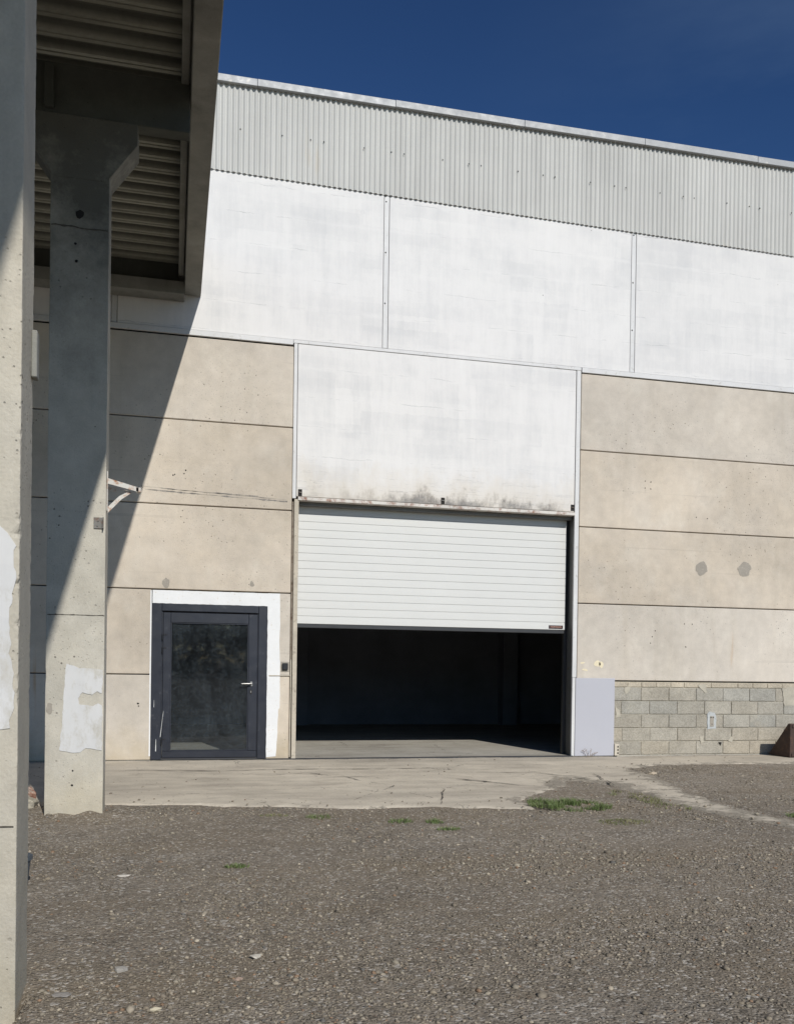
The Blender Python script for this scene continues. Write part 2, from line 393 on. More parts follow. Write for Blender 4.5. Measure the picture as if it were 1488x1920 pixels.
def tube(bm, a, b, r, seg=10):
    a, b = Vector(a), Vector(b); d = (b - a)
    m = Matrix.Translation((a + b) / 2) @ d.to_track_quat('Z', 'Y').to_matrix().to_4x4()
    bmesh.ops.create_cone(bm, cap_ends=True, segments=seg, radius1=r, radius2=r, depth=d.length, matrix=m)

def disc_y(bm, x, z, r, y, seg=10, jit=0.):
    """flat spot facing the camera side"""
    vs = []
    for k in range(seg):
        a = 2 * math.pi * k / seg; rr = r * (1 + random.uniform(-jit, jit))
        vs.append(bm.verts.new((x + rr * math.cos(a), y, z + rr * math.sin(a))))
    bm.faces.new(vs)

def to_obj(name, bm, mat, parent=None, label=None, smooth=False):
    me = bpy.data.meshes.new(name); bmesh.ops.recalc_face_normals(bm, faces=bm.faces[:]); bm.to_mesh(me); bm.free()
    return finish(name, me, mat, parent, smooth, label)

def each(name, boxes, mat, parent, bev=.003):
    """one part for every box"""
    return [box_obj(name, mat, parent, *b, bev=bev) for b in boxes]

def holes(name, spots, y, mat, parent, r=.010, seg=10, jit=.0):
    for sp in spots:
        bm = bmesh.new(); disc_y(bm, sp[0], sp[1], sp[2] if len(sp) > 2 else r, y, seg, jit); to_obj(name, bm, mat, parent)

def box_obj(name, mat, parent, *b, bev=.004, label=None):
    bm = bmesh.new(); bx(bm, *b, bev=bev); return to_obj(name, bm, mat, parent, label)

def blob(pts, y, rough=.012, thick=.003, step=.02):
    """thin patch with a ragged outline; pts are (x,z)"""
    out = []
    n = len(pts)
    for i in range(n):
        a, b = Vector(pts[i]), Vector(pts[(i + 1) % n])
        k = max(1, int((b - a).length / step))
        for j in range(k):
            q = a.lerp(b, j / k)
            nn = mnoise.noise(Vector((q.x * 11, q.y * 11, 3))) + .6 * mnoise.noise(Vector((q.x * 37, q.y * 37, 8)))
            mm = mnoise.noise(Vector((q.x * 13, q.y * 13, 23)))
            out.append((q.x + nn * rough, q.y + mm * rough))
    bm = bmesh.new()
    f = [bm.verts.new((x, y - thick, z)) for x, z in out]; k = [bm.verts.new((x, y + .001, z)) for x, z in out]
    for tri in tessellate_polygon([[Vector((x, z, 0)) for x, z in out]]):
        bm.faces.new([f[i] for i in tri])
    for i in range(len(f)): bm.faces.new((f[i], k[i], k[(i + 1) % len(f)], f[(i + 1) % len(f)]))
    return bm

def rough_column(x0, x1, y0, y1, z0, z1, res, chip, seed, amp=.0015):
    """cast concrete shaft with worn arrises"""
    vid = {}; verts = []; faces = []
    def V(p):
        k = tuple(round(c, 4) for c in p)
        if k not in vid: vid[k] = len(verts); verts.append(p)
        return vid[k]
    def axis(a, b):
        n = max(1, int(round((b - a) / res))); return [a + (b - a) * i / n for i in range(n + 1)]
    X, Y, Z = axis(x0, x1), axis(y0, y1), axis(z0, z1)
    # extra rows close to the arrises
    e = .006
    X = sorted(set(X + [x0 + e, x1 - e])); Y = sorted(set(Y + [y0 + e, y1 - e]))
    def grid(A, B, mk, flip):
        for i in range(len(A) - 1):
            for j in range(len(B) - 1):
                q = [V(mk(A[i], B[j])), V(mk(A[i + 1], B[j])), V(mk(A[i + 1], B[j + 1])), V(mk(A[i], B[j + 1]))]
                faces.append(q[::-1] if flip else q)
    grid(X, Z, lambda a, b: (a, y0, b), False); grid(X, Z, lambda a, b: (a, y1, b), True)
    grid(Y, Z, lambda a, b: (x1, a, b), False); grid(Y, Z, lambda a, b: (x0, a, b), True)
    grid(X, Y, lambda a, b: (a, b, z1), False)
    out = []
    for (x, y, z) in verts:
        dx = min(x - x0, x1 - x); dy = min(y - y0, y1 - y)
        sx = 1 if x - x0 < x1 - x else -1; sy = 1 if y - y0 < y1 - y else -1
        n = mnoise.noise(Vector((x * 6 + seed, y * 6, z * 6))) * amp
        ox = oy = 0.
        if dx < 1e-5: ox += n * sx
        if dy < 1e-5: oy += n * sy
        cd = max(dx, dy)
        if cd < .05:
            wv = math.exp(-((z - 1.65) / .55) ** 2) + .25       # most knocked about at vehicle height
            c = max(0, .6 * mnoise.noise(Vector((seed + sx * 5, sy * 7, z * 6))) + .6 * mnoise.noise(Vector((seed * 2 + sx * 5, sy * 7, z * 27))) + .6 * mnoise.noise(Vector((seed * 3, sy * 7, z * 55))) - .08)
            c = min(.014, c * .022 * chip * wv + .0016)
            w = max(0, 1 - cd / (c * 2. + .004))
            ox += sx * c * w; oy += sy * c * w
        out.append((x + ox, y + oy, z))
    me = bpy.data.meshes.new('shaft'); me.from_pydata(out, [], faces); me.update()
    return me

# ------------------------------------------------------------------ camera
cam = bpy.data.cameras.new('camera'); cam_o = link(bpy.data.objects.new('camera', cam)); scene.camera = cam_o
cam.sensor_fit = 'VERTICAL'; cam.sensor_height = 36.; cam.sensor_width = 27.9
cam.lens = 1729.7 / 1920 * 36; cam.shift_y = (1263.3 - 960) / 1920
cam.clip_start = .05; cam.clip_end = 3000
r = Vector((.97160776, -.23616785, .01425124)); u = Vector((-.01154168, .01285157, .9998508)); f = Vector((.23631577, .97162729, -.00976091))
cam_o.matrix_world = Matrix(((r.x, u.x, -f.x, 0), (r.y, u.y, -f.y, 0), (r.z, u.z, -f.z, 1.3953), (0, 0, 0, 1)))

# ------------------------------------------------------------------ light
SUN = Vector((.187, -1., .672)).normalized()       # towards the sun
sl = bpy.data.lights.new('sun', 'SUN'); sl.energy = 3.9; sl.angle = math.radians(.53); sl.color = (1., .97, .92)
so = link(bpy.data.objects.new('sun', sl)); so.location = (4, -6, 12)
so.rotation_euler = (-SUN).to_track_quat('-Z', 'Y').to_euler()
w = bpy.data.worlds.new('World'); scene.world = w; w.use_nodes = True
nt = w.node_tree; nt.nodes.clear()
sky = nt.nodes.new('ShaderNodeTexSky'); sky.sky_type = 'NISHITA'; sky.sun_disc = False
sky.sun_elevation = math.asin(SUN.z); sky.sun_rotation = math.atan2(SUN.x, SUN.y)
sky.altitude = 300; sky.air_density = 1.0; sky.dust_density = .6; sky.ozone_density = 3.0
tn = nt.nodes.new('ShaderNodeMix'); tn.data_type = 'RGBA'; tn.blend_type = 'MULTIPLY'; tn.inputs[0].default_value = 1.; tn.inputs[7].default_value = (.50, .60, .66, 1)
gm = nt.nodes.new('ShaderNodeGamma'); gm.inputs['Gamma'].default_value = 1.5
bg = nt.nodes.new('ShaderNodeBackground'); bg.inputs['Strength'].default_value = .05
wo = nt.nodes.new('ShaderNodeOutputWorld')
nt.links.new(sky.outputs[0], gm.inputs[0]); tc = nt.nodes.new('ShaderNodeTexCoord'); mp = nt.nodes.new('ShaderNodeMapping'); mp.inputs['Scale'].default_value = (1.6, 1.6, 6.); mp.inputs['Location'].default_value = (.3, 0, .4)
nz = nt.nodes.new('ShaderNodeTexNoise'); nz.inputs['Scale'].default_value = 1.7; nz.inputs['Detail'].default_value = 7; nz.inputs['Roughness'].default_value = .6
sx = nt.nodes.new('ShaderNodeSeparateXYZ')
mr = nt.nodes.new('ShaderNodeMapRange'); mr.inputs['From Min'].default_value = .46; mr.inputs['From Max'].default_value = .8
mx = nt.nodes.new('ShaderNodeMapRange'); mx.inputs['From Min'].default_value = .25; mx.inputs['From Max'].default_value = .75
mm = nt.nodes.new('ShaderNodeMath'); mm.operation = 'MULTIPLY'; mk = nt.nodes.new('ShaderNodeMath'); mk.operation = 'MULTIPLY'; mk.inputs[1].default_value = .32
hz = nt.nodes.new('ShaderNodeMix'); hz.data_type = 'RGBA'; hz.inputs[7].default_value = (3.4, 5.2, 8.0, 1)
nt.links.new(tc.outputs['Generated'], mp.inputs[0]); nt.links.new(mp.outputs[0], nz.inputs['Vector']); nt.links.new(tc.outputs['Generated'], sx.inputs[0])
nt.links.new(nz.outputs[0], mr.inputs[0]); nt.links.new(sx.outputs[0], mx.inputs[0]); nt.links.new(mr.outputs[0], mm.inputs[0]); nt.links.new(mx.outputs[0], mm.inputs[1]); nt.links.new(mm.outputs[0], mk.inputs[0])
nt.links.new(gm.outputs[0], tn.inputs[6]); nt.links.new(tn.outputs[2], hz.inputs[6]); nt.links.new(mk.outputs[0], hz.inputs[0]); nt.links.new(hz.outputs[2], bg.inputs[0]); nt.links.new(bg.outputs[0], wo.inputs[0])
scene.view_settings.view_transform = 'Standard'; scene.view_settings.look = 'None'
scene.view_settings.exposure = 0; scene.view_settings.gamma = 1

# ------------------------------------------------------------------ ground
def fbm(x, y, o=4, s=0.):
    v = 0; a = 1.; fr = 1.
    for k in range(o):
        v += a * mnoise.noise(Vector((x * fr + s, y * fr - s, 1.7 * k + s))); a *= .5; fr *= 2.1
    return v

def ground_z(x, y):
    z = -.016 + .010 * fbm(x * .7, y * .7, 3, 2.) + .0045 * fbm(x * 5, y * 5, 3, 9.)
    # shallow hollow and ridge left by wheels
    z += .010 * math.exp(-((x - 2.45) / .5) ** 2 - ((y - 4.3) / .45) ** 2) * (1 + fbm(x * 9, y * 9, 2, 4.))
    z -= .006 * math.exp(-((y - 5.6 - .1 * math.sin(x)) / .25) ** 2)
    # worn hollow in front of the near column
    tx = min(1, max(0, (-.56 - x) / .10)); ty = min(1, max(0, (4.20 - y) / .22)) * min(1, max(0, (y - 2.6) / .5))
    z -= .15 * tx * tx * (3 - 2 * tx) * ty
    # gravel heaped against the foot of the far column
    dx = max(-1.1 - x, 0, x + .6); dy = max(8.72 - y, 0, y - 9.08)
    d = math.hypot(dx, dy)
    z += .035 * max(0, 1 - d / .35) * (.75 + .9 * fbm(x * 5, y * 5, 2, 7.))
    return z

def axis(far, a, b, st):
    mid = np.arange(a, b + 1e-6, st)
    lo = a - np.geomspace(st, far, 26); hi = mid[-1] + np.geomspace(st, far, 26)
    return np.concatenate([lo[::-1], mid, hi])
gx = axis(1500., -2.6, 8.6, .045); gy = axis(1500., 1.5, 13.3, .045)
vv = []
for yy in gy:
    for xx in gx:
        near = -2.8 < xx < 8.9 and 1.2 < yy < 13.6
        vv.append((xx, yy, ground_z(xx, yy) if near else -.02))
nx, ny = len(gx), len(gy)
ii = np.arange((nx - 1) * (ny - 1)); ix = ii % (nx - 1); iy = ii // (nx - 1)
q = np.stack([iy * nx + ix, iy * nx + ix + 1, (iy + 1) * nx + ix + 1, (iy + 1) * nx + ix], 1)
cx = (gx[ix] + gx[ix + 1]) / 2; cy = (gy[iy] + gy[iy + 1]) / 2
me = bpy.data.meshes.new('ground'); me.from_pydata(vv, [], q.tolist()); me.update()
g = finish('ground', me, M['gravel'], smooth=True); tag(g, 'brown grey compacted gravel yard in front of the warehouse', 'ground', kind='structure')

PAD = [(-8, 9.4), (-.66, 9.36), (.15, 9.25), (1.0, 9.02), (1.62, 8.89), (2.61, 8.75), (3.2, 8.58), (3.5, 8.55), (3.62, 8.75), (3.45, 8.95), (3.75, 9.25),
       (4.376, 9.9), (4.8, 10.55), (5.15, 10.3), (5.13, 9.31), (5.04, 8.285), (5.18, 7.47), (5.36, 6.9), (5.42, 6.2), (5.75, 6.15), (5.78, 7.0), (5.72, 7.62), (5.60, 8.31),
       (5.70, 9.157), (6.05, 10.6), (6.20, 11.74), (6.6, 12.0), (7.39, 12.16), (9.1, 12.12), (11, 12.15), (14, 12.2), (14, 13.45), (-8, 13.45)]
def sdf(x, y, poly):
    ins = np.zeros(x.shape, bool); d = np.full(x.shape, 1e9)
    n = len(poly)
    for i in range(n):
        x0, y0 = poly[i]; x1, y1 = poly[(i + 1) % n]
        ex, ey = x1 - x0, y1 - y0
        tt = np.clip(((x - x0) * ex + (y - y0) * ey) / (ex * ex + ey * ey), 0, 1)
        d = np.minimum(d, np.hypot(x - x0 - tt * ex, y - y0 - tt * ey))
        c = ((y0 <= y) & (y < y1)) | ((y1 <= y) & (y < y0))
        with np.errstate(divide='ignore', invalid='ignore'):
            xs = x0 + (y - y0) / (ey if ey else 1e-9) * ex
        ins ^= c & (x < xs)
    return np.where(ins, d, -d)
ax_ = np.concatenate([np.arange(-8, -2.2, .2), np.arange(-2.2, 9.6, .04), np.arange(9.6, 14.01, .2)]); ay_ = np.arange(5.6, 13.44, .04)
XX, YY = np.meshgrid(ax_, ay_)
S = sdf(XX, YY, PAD)
nn = np.array([[fbm(a * 2.2, b * 2.2, 4, 5.) for a in ax_] for b in ay_])
thin = np.clip((YY - 7.9) / 1.2, 0, 1)                          # the tongue towards the yard is worn down
S2 = S + .10 * nn - .05 * (1 - thin)
lvl = np.where(XX > 4.9, .000, .004)
Zp = lvl + .006 * nn * .4 - np.clip(.05 - S2, 0, .17) * .40 - np.clip(.5 - S, 0, .5) * .014
nx, ny = len(ax_), len(ay_)
vv = np.stack([XX.ravel(), YY.ravel(), Zp.ravel()], 1)
ii = np.arange((nx - 1) * (ny - 1)); ix = ii % (nx - 1); iy = ii // (nx - 1)
q = np.stack([iy * nx + ix, iy * nx + ix + 1, (iy + 1) * nx + ix + 1, (iy + 1) * nx + ix], 1)
keep = (S2.ravel()[q] > -.12).any(1); q = q[keep]
used = np.unique(q); rm = np.full(len(vv), -1); rm[used] = np.arange(len(used))
me = bpy.data.meshes.new('pavement'); me.from_pydata(vv[used].tolist(), [], rm[q].tolist()); me.update()
wear = np.clip(1 - S / .42, 0, 1) * .62 + np.where((XX > 4.3) & (YY < 11.2), .16, 0) + np.where(YY < 8.1, .12, 0) - np.where((XX < 3.4) & (YY < 9.9), .25, 0) + .25 * np.exp(-((XX - 4.6) / .5) ** 2 - ((YY - 10.5) / .6) ** 2)
wc = np.clip(wear.ravel()[used], 0, 1); at = me.attributes.new('wear', 'FLOAT_COLOR', 'POINT')
at.data.foreach_set('color', np.stack([wc, wc, wc, np.ones_like(wc)], 1).ravel().astype(np.float32))
ap = finish('pavement', me, M['apron'], smooth=True); tag(ap, 'worn sandy concrete apron running along the foot of the warehouse', 'pavement', kind='structure')

def crack(pts, wdt, z):
    bm = bmesh.new(); L = []
    for i in range(len(pts) - 1):
        a, b = Vector(pts[i]), Vector(pts[i + 1]); k = max(2, int((b - a).length / .05))
        for j in range(k): L.append(a.lerp(b, j / k))
    L.append(Vector(pts[-1])); prev = None
    for i, p in enumerate(L):
        d = (L[min(i + 1, len(L) - 1)] - L[max(i - 1, 0)]).normalized(); nrm = Vector((-d.y, d.x))
        off = .025 * mnoise.noise(Vector((p.x * 4, p.y * 4, 2))) + .02 * mnoise.noise(Vector((p.x * 15, p.y * 15, 5)))
        ww = wdt * max(.08, .55 + 1.1 * mnoise.noise(Vector((p.x * 7, p.y * 7, 9)))) * min(1, 4 * min(i, len(L) - 1 - i) / len(L) + .1)
        c = p + nrm * off
        e = [bm.verts.new((c.x + s * nrm.x * ww, c.y + s * nrm.y * ww, z)) for s in (-1, 1)]
        if prev: bm.faces.new((prev[0], e[0], e[1], prev[1]))
        prev = e
    return bm
for pts, wd in [([(-.7, 12.2), (.5, 11.95), (1.5, 12.05), (2.7, 11.95), (3.9, 11.99)], .022), ([(2.06, 11.3), (2.2, 10.7), (2.5, 10.3), (2.25, 9.9)], .012),
                ([(3.3, 10.9), (3.9, 10.2), (4.2, 9.9)], .02), ([(4.6, 11.3), (4.98, 10.8), (5.2, 10.35)], .02), ([(5.35, 11.1), (5.22, 10.5), (5.1, 9.95)], .018),
                ([(2.98, 10.0), (2.8, 9.4), (2.64, 8.85)], .009), ([(1.1, 11.4), (1.7, 11.6), (2.0, 11.2), (2.6, 11.1)], .012), ([(3.7, 11.5), (4.3, 11.35), (4.9, 11.4)], .012)]:
    to_obj('crack', crack(pts, wd, .0125), M['crack'], ap)

bm = bmesh.new(); bx(bm, -6.9, 13.9, YW + .02, 20.99, -.12, .006)
fl = to_obj('floor', bm, M['inside_floor']); tag(fl, 'dusty grey concrete floor inside the warehouse', 'floor', kind='structure')

# ------------------------------------------------------------------ warehouse
wh = thing('warehouse', 'beige and white precast warehouse with half open shutter and corrugated parapet', 'warehouse', (2., YW, 0))
TH = .16
gap = .007
def wallpanel(x0, x1, z0, z1, y=YW):
    box_obj('wall_panel', M['tan'], wh, x0, x1, y, y + TH, z0 + gap, z1 - gap, bev=.008)
# left bay, five courses of 1.2 m; the door cuts the two lowest
wallpanel(-7, -.2905, 0, 1.21); wallpanel(1.3265, 1.655, 0, 1.21)
wallpanel(-7, -.2905, 1.21, 2.41); wallpanel(1.3265, 1.655, 1.21, 2.41)
bm = bmesh.new(); bx(bm, -.2785, 1.3145, YW + .003, YW + TH, 2.214, 2.40); to_obj('wall_panel', bm, M['tan'], wh)
for k in (2, 3, 4): wallpanel(-7, 1.655, 1.2 * k + .01, 1.2 * k + 1.21 if k < 4 else 5.99)
for k in (1, 2, 3, 4): wallpanel(6.16, 14, 1.2 * k + (.0 if k > 1 else -.01), 1.2 * k + 1.2 if k < 4 else 6.0)
# lining closing the joints behind the panels
bm = bmesh.new()
for b in ((-7, -.31, 0, 8.2), (-.31, 1.34, 2.23, 8.2), (1.34, 1.66, 0, 8.2), (1.66, 6.16, 3.86, 8.2), (6.16, 14, 0, 8.2)):
    bx(bm, b[0], b[1], YW + TH + .004, YW + TH + .05, b[2] + .01, b[3])
to_obj('inner_lining', bm, M['hole'], wh)
# upper white panels
js = [-7, -.84, 3.005, 7.02, 11.0, 14]
for a, b in zip(js[:-1], js[1:]):
    bm = bmesh.new(); bx(bm, a + .043, b - .043, YW, YW + TH, 6.085, 8.7, bev=.005)
    to_obj('upper_panel', bm, M['white'], wh)
for j in js[1:-1]:
    bm = bmesh.new(); bx(bm, j - .036, j + .036, YW + .003, YW + .03, 6.09, 8.36, bev=.003)
    st_ = to_obj('joint_strip', bm, M['trim_white'], wh)
    bm = bmesh.new()
    bm.free(); holes('bolt', [(j - .01, zz) for zz in (6.75, 7.5, 8.25)], YW + .0015, M['hole'], st_, .012)
# shelf flashing under the white panels
for a, b in ((-7, 1.644), (6.158, 14)):
    bm = bmesh.new(); bx(bm, a, b, YW - .022, YW + .02, 6.004, 6.078, bev=.003); to_obj('flashing', bm, M['trim_white'], wh)
# lintel panel over the gate and its trims
bm = bmesh.new(); bx(bm, 1.720, 6.070, YW + .000, YW + TH, 3.822, 6.03, bev=.006); to_obj('lintel_panel', bm, M['lintel_white'], wh)
each('gate_trim', [(1.650, 6.152, YW - .008, YW + .02, 6.034, 6.082), (1.66, 1.712, YW - .008, YW + .03, 3.79, 6.031),
                   (6.078, 6.148, YW - .008, YW + .03, 1.236, 6.031), (6.078, 6.128, YW - .018, YW + .03, 0.0, 1.233)], M['trim_white'], wh, .004)
bm = bmesh.new(); bx(bm, 1.742, 6.072, YW - .03, YW + .10, 3.765, 3.812, bev=.004); to_obj('steel_lintel', bm, M['scraped'], wh)
bm = bmesh.new(); bx(bm, 1.76, 6.09, YW + .103, YW + .21, 3.715, 3.90, bev=.003); to_obj('gate_head', bm, M['steel_grey'], wh)
# jambs
bm = bmesh.new(); bx(bm, 1.690, 1.756, YW - .014, YW + .17, 0, 3.78, bev=.006)
for zz in (.42, .93, 1.36, 1.85, 2.1, 2.7, 3.3): bx(bm, 1.688, 1.758, YW - .0155, YW + .05, zz, zz + .008)
to_obj('left_jamb', bm, M['tan_trim'], wh)
bm = bmesh.new(); bx(bm, 6.1, 6.15, YW + .032, YW + .30, 0, 3.82, bev=.004)
to_obj('right_jamb', bm, M['steel_grey'], wh)
each('guide_rail', [(6.045, 6.096, YW + .263, YW + .33, 0, 3.75), (1.70, 1.755, YW + .263, YW + .33, 0, 3.75)], M['dark_steel'], wh, .004)
bm = bmesh.new(); bx(bm, 1.657, 1.684, YW - .010, YW + .02, 1.45, 3.74, bev=.003); to_obj('steel_angle', bm, m_paint('rusty_angle', (.20, .165, .125), .8, worn=(.09, .06, .04), wornamt=.5, vary=.2), wh)
bm = bmesh.new(); tube(bm, (1.666, YW - .012, .03), (1.670, YW - .012, 1.45), .009); tube(bm, (1.36, YW - .010, 1.212), (1.657, YW - .010, 1.214), .007)
to_obj('conduit', bm, M['tan_trim'], wh)
bm = bmesh.new(); bx(bm, 1.545, 1.625, YW - .045, YW - .001, 1.30, 1.395, bev=.006); cb = to_obj('call_button', bm, M['black'], wh)
bm = bmesh.new(); bx(bm, 1.525, 1.648, YW - .004, YW + .001, 1.27, 1.415, bev=.001); to_obj('back_plate', bm, M['grey_plaster'], cb)
bm = bmesh.new(); bx(bm, 1.3, 6.1, YW - .05, YW + .018, -.02, .0125, bev=.002); to_obj('sill_strip', bm, M['dark_steel'], wh)

# shutter
YS = YW + .22
sh_pts = []
pitch = .1163; z0 = 1.985; nrib = 15
prof = []
for k in range(nrib):
    a = z0 + k * pitch
    prof += [(a + .000, .008), (a + .0035, 0.), (a + pitch * .5, -.0004), (a + pitch - .005, 0.), (a + pitch - .0035, .008)]
prof.append((z0 + nrib * pitch + .01, .0)); prof.append((3.95, 0))
vs = []; fs = []
for i, (z, dy) in enumerate(prof):
    vs += [(1.735, YS + dy, z), (6.043, YS + dy, z), ]
for i in range(len(prof) - 1): fs.append((2 * i, 2 * i + 1, 2 * i + 3, 2 * i + 2))
nb = len(vs); vs += [(1.735, YS + .04, z0), (6.043, YS + .04, z0), (1.735, YS + .04, 3.95), (6.043, YS + .04, 3.95)]
L_ = 2 * len(prof) - 2
fs += [(0, nb, nb + 1, 1), (nb, nb + 2, nb + 3, nb + 1), (L_, L_ + 1, nb + 3, nb + 2)]
fs += [tuple([2 * i + 1 for i in range(len(prof))] + [nb + 3, nb + 1]), tuple([2 * i for i in range(len(prof))][::-1] + [nb, nb + 2])]
me = bpy.data.meshes.new('roller_door'); me.from_pydata(vs, [], fs); me.update()
rd = finish('roller_door', me, M['shutter'], wh)
bm = bmesh.new(); bx(bm, 1.745, 6.035, YS + .004, YS + .036, 1.925, 1.984, bev=.006); to_obj('bottom_seal', bm, M['rubber'], rd)
# maker's badge with raised lettering
bm = bmesh.new(); bx(bm, 5.768, 6.004, YS - .008, YS - .004, 2.003, 2.054)
cu = bpy.data.curves.new('lettering', 'FONT'); cu.body = 'HÖRMANN'; cu.size = .036; cu.align_x = 'CENTER'; cu.align_y = 'CENTER'; cu.offset = .0006; cu.space_character = 1.02
tmp = bpy.data.objects.new('lettering', cu); C.objects.link(tmp); bpy.context.view_layer.update()
tm = bpy.data.meshes.new_from_object(tmp.evaluated_get(bpy.context.evaluated_depsgraph_get()))
bpy.data.objects.remove(tmp); bpy.data.curves.remove(cu)
tm.transform(Matrix.Translation((5.886, YS - .0095, 2.0285)) @ Matrix.Rotation(math.pi / 2, 4, 'X') @ Matrix.Diagonal((1., .92, 1, 1)))
n0 = len(bm.faces); bm.from_mesh(tm); bm.faces.ensure_lookup_table()
for fc in bm.faces[n0:]: fc.material_index = 1
bpy.data.meshes.remove(tm)
me = bpy.data.meshes.new('maker_badge'); bm.to_mesh(me); bm.free(); finish('maker_badge', me, [M['badge'], M['badge_text']], rd)

# lifting sockets in the lintel panel
for x, z in ((1.772, 3.875), (3.932, 3.875), (6.040, 3.885)):
    bm = bmesh.new(); bx(bm, x - .03, x + .03, YW - .0005, YW + .003, z - .048, z + .052, bev=.0005); s_ = to_obj('lifting_socket', bm, M['hole'], wh)
    bm = bmesh.new(); tube(bm, (x - .02, YW - .006, z + .01), (x + .024, YW - .006, z + .005), .007, 6); to_obj('bar', bm, M['bracket_metal'], s_)
holes('bolt_hole', ((2.08, 4.18), (2.19, 4.12), (2.24, 4.15), (1.824, 4.37), (3.10, 4.165), (3.25, 4.17), (3.36, 4.17), (4.60, 4.50), (4.75, 4.50), (4.60, 4.38), (4.75, 4.38), (4.66, 4.25), (4.71, 4.25), (5.72, 4.32), (5.81, 4.32), (5.79, 4.06)), YW + .002, M['hole'], wh)
holes('bolt_hole', ((-.02, 4.02), (.0, 4.03), (.13, 4.05), (.15, 4.10), (8.2, 3.85), (8.4, 3.84), (7.28, 4.38), (7.38, 4.37), (7.28, 4.27), (7.38, 4.26), (9.1, 4.9), (8.02, 2.12), (8.16, 2.12), (8.05, 1.75), (7.45, 1.9), (7.5, 2.0), (7.42, 1.8), (-.463, .80, .015), (-.455, .765, .011)), YW - .002, M['hole'], wh, .010, 8, .3)
def ring(x, z, rx, rz, n=14): return [(x + rx * math.cos(2 * math.pi * k / n), z + rz * math.sin(2 * math.pi * k / n)) for k in range(n)]
for x, z, rx, rz in ((8.31, 3.03, .10, .115), (9.10, 3.045, .115, .125), (-.097, 2.50, .058, .07), (1.095, 2.53, .035, .04)):
    to_obj('plaster_patch', blob(ring(x, z, rx, rz), YW, .035), M['grey_plaster'], wh)
for pts in (ring(6.50, 1.455, .055, .05, 10), ring(6.57, 1.44, .035, .055, 10), ring(6.25, 1.465, .035, .015, 8), ring(6.30, 1.36, .05, .015, 8)):
    to_obj('paint_mark', blob(pts, YW, .02, .002), M['yellow_paint'], wh)

def scuff(pts, wdt):
    bm = bmesh.new(); L = []
    for i in range(len(pts) - 1):
        a, b = Vector(pts[i]), Vector(pts[i + 1]); k = max(2, int((b - a).length / .03))
        for j in range(k): L.append(a.lerp(b, j / k))
    prev = None
    for p in L:
        n = .12 + mnoise.noise(Vector((p.x * 3.5, p.y * 40, 1))) + .5 * mnoise.noise(Vector((p.x * 14, p.y * 40, 6)))
        w_ = wdt * (n + .25)
        w_ = max(w_, .0012)
        zz = p.y + .006 * mnoise.noise(Vector((p.x * 6, 2, p.y)))
        e = [bm.verts.new((p.x, YW - .0015, zz - w_)), bm.verts.new((p.x, YW - .0015, zz + w_))]
        if prev: bm.faces.new((prev[0], e[0], e[1], prev[1]))
        prev = e
    return bm
M['scuff'] = m_paint('grey_scuff', (.20, .185, .165), .95, vary=.3, worn=(.36, .32, .27), wornamt=.6, scale=6)
for pts, wd in (([(-.45, 3.842), (.5, 3.80), (1.6, 3.762)], .012), ([(-.40, 3.80), (.6, 3.765), (1.62, 3.735)], .016), ([(-.1, 3.82), (1.2, 3.79)], .010)):
    to_obj('scuff_mark', scuff(pts, wd), M['scuff'], wh)

# lavender sheet by the gate
bm = bmesh.new(); bx(bm, 6.132, 6.80, YW - .026, YW + .006, .004, 1.228, bev=.004); to_obj('kick_plate', bm, M['lavender'], wh)
# block infill under the right-hand panels
bm = bmesh.new(); tint = []
cl = bm.loops.layers.float_color.new('tint')
def blk(x0, x1, z0, z1, col, dy=0.):
    n0 = len(bm.faces)
    bx(bm, x0, x1, YW + .012 + dy, YW + .15, z0, z1, bev=.006)
    bm.faces.ensure_lookup_table()
    for fc in bm.faces[n0:]:
        for lp in fc.loops: lp[cl] = (*col, 1)
offs = [6.80, 6.955, 6.795, 6.94, 6.785]
for row in range(5):
    z = .012 + row * .2155
    x = offs[row] - .4925
    while x < 14:
        w_ = .4925; a, b = max(x, 6.805), x + w_
        if b > 6.83:
            gk = random.uniform(.93, 1.07); wm = random.uniform(-.006, .01) + .012 * (row < 2)
            blk(a + random.uniform(.002, .006), b - random.uniform(.002, .006), z + .004, z + .209, ((.352 + wm) * gk, .330 * gk, (.280 - wm) * gk), random.uniform(-.004, .004))
        x += w_
x = 6.805
while x < 14:
    w_ = random.choice((.24, .28, .49, .26)); k = random.uniform(.85, 1.1)
    blk(x + .004, x + w_ - .004, 1.094, 1.172, (.46 * k, .405 * k, .315 * k), random.uniform(-.002, .004)); x += w_
to_obj('block_wall', bm, M['block'], wh)
bm = bmesh.new(); bx(bm, 6.81, 14, YW + .026, YW + .145, 0, 1.178); to_obj('mortar_bed', bm, M['mortar'], wh)
for pts in ([(8.66 - .55 + .3, 1.0), (8.30, 1.13), (8.42, 1.16), (8.46, 1.02)], [(8.36, .18), (8.33, .30), (8.39, .30), (8.41, .2)], [(8.86, .22), (8.90, .30), (8.96, .28), (8.94, .2)], [(6.84, .6), (6.83, .78), (6.90, .72), (6.95, .62)], [(9.9, .8), (9.85, 1.1), (10.2, 1.12), (10.2, .8)], [(7.0, .98), (6.98, 1.09), (7.08, 1.10), (7.06, 1.0)]):
    to_obj('mortar_smear', blob(pts, YW + .008, .02, .004), M['mortar_lump'], wh)
o_ = blob([(8.47, .42), (8.47, .66), (8.51, .70), (8.60, .69), (8.63, .62), (8.63, .43)], YW + .007, .012, .004); to_obj('plaster_patch', o_, m_paint('pale_grey_paint', (.42, .435, .43), .9, vary=.1, worn=(.3, .3, .27), wornamt=.3, scale=8), wh)
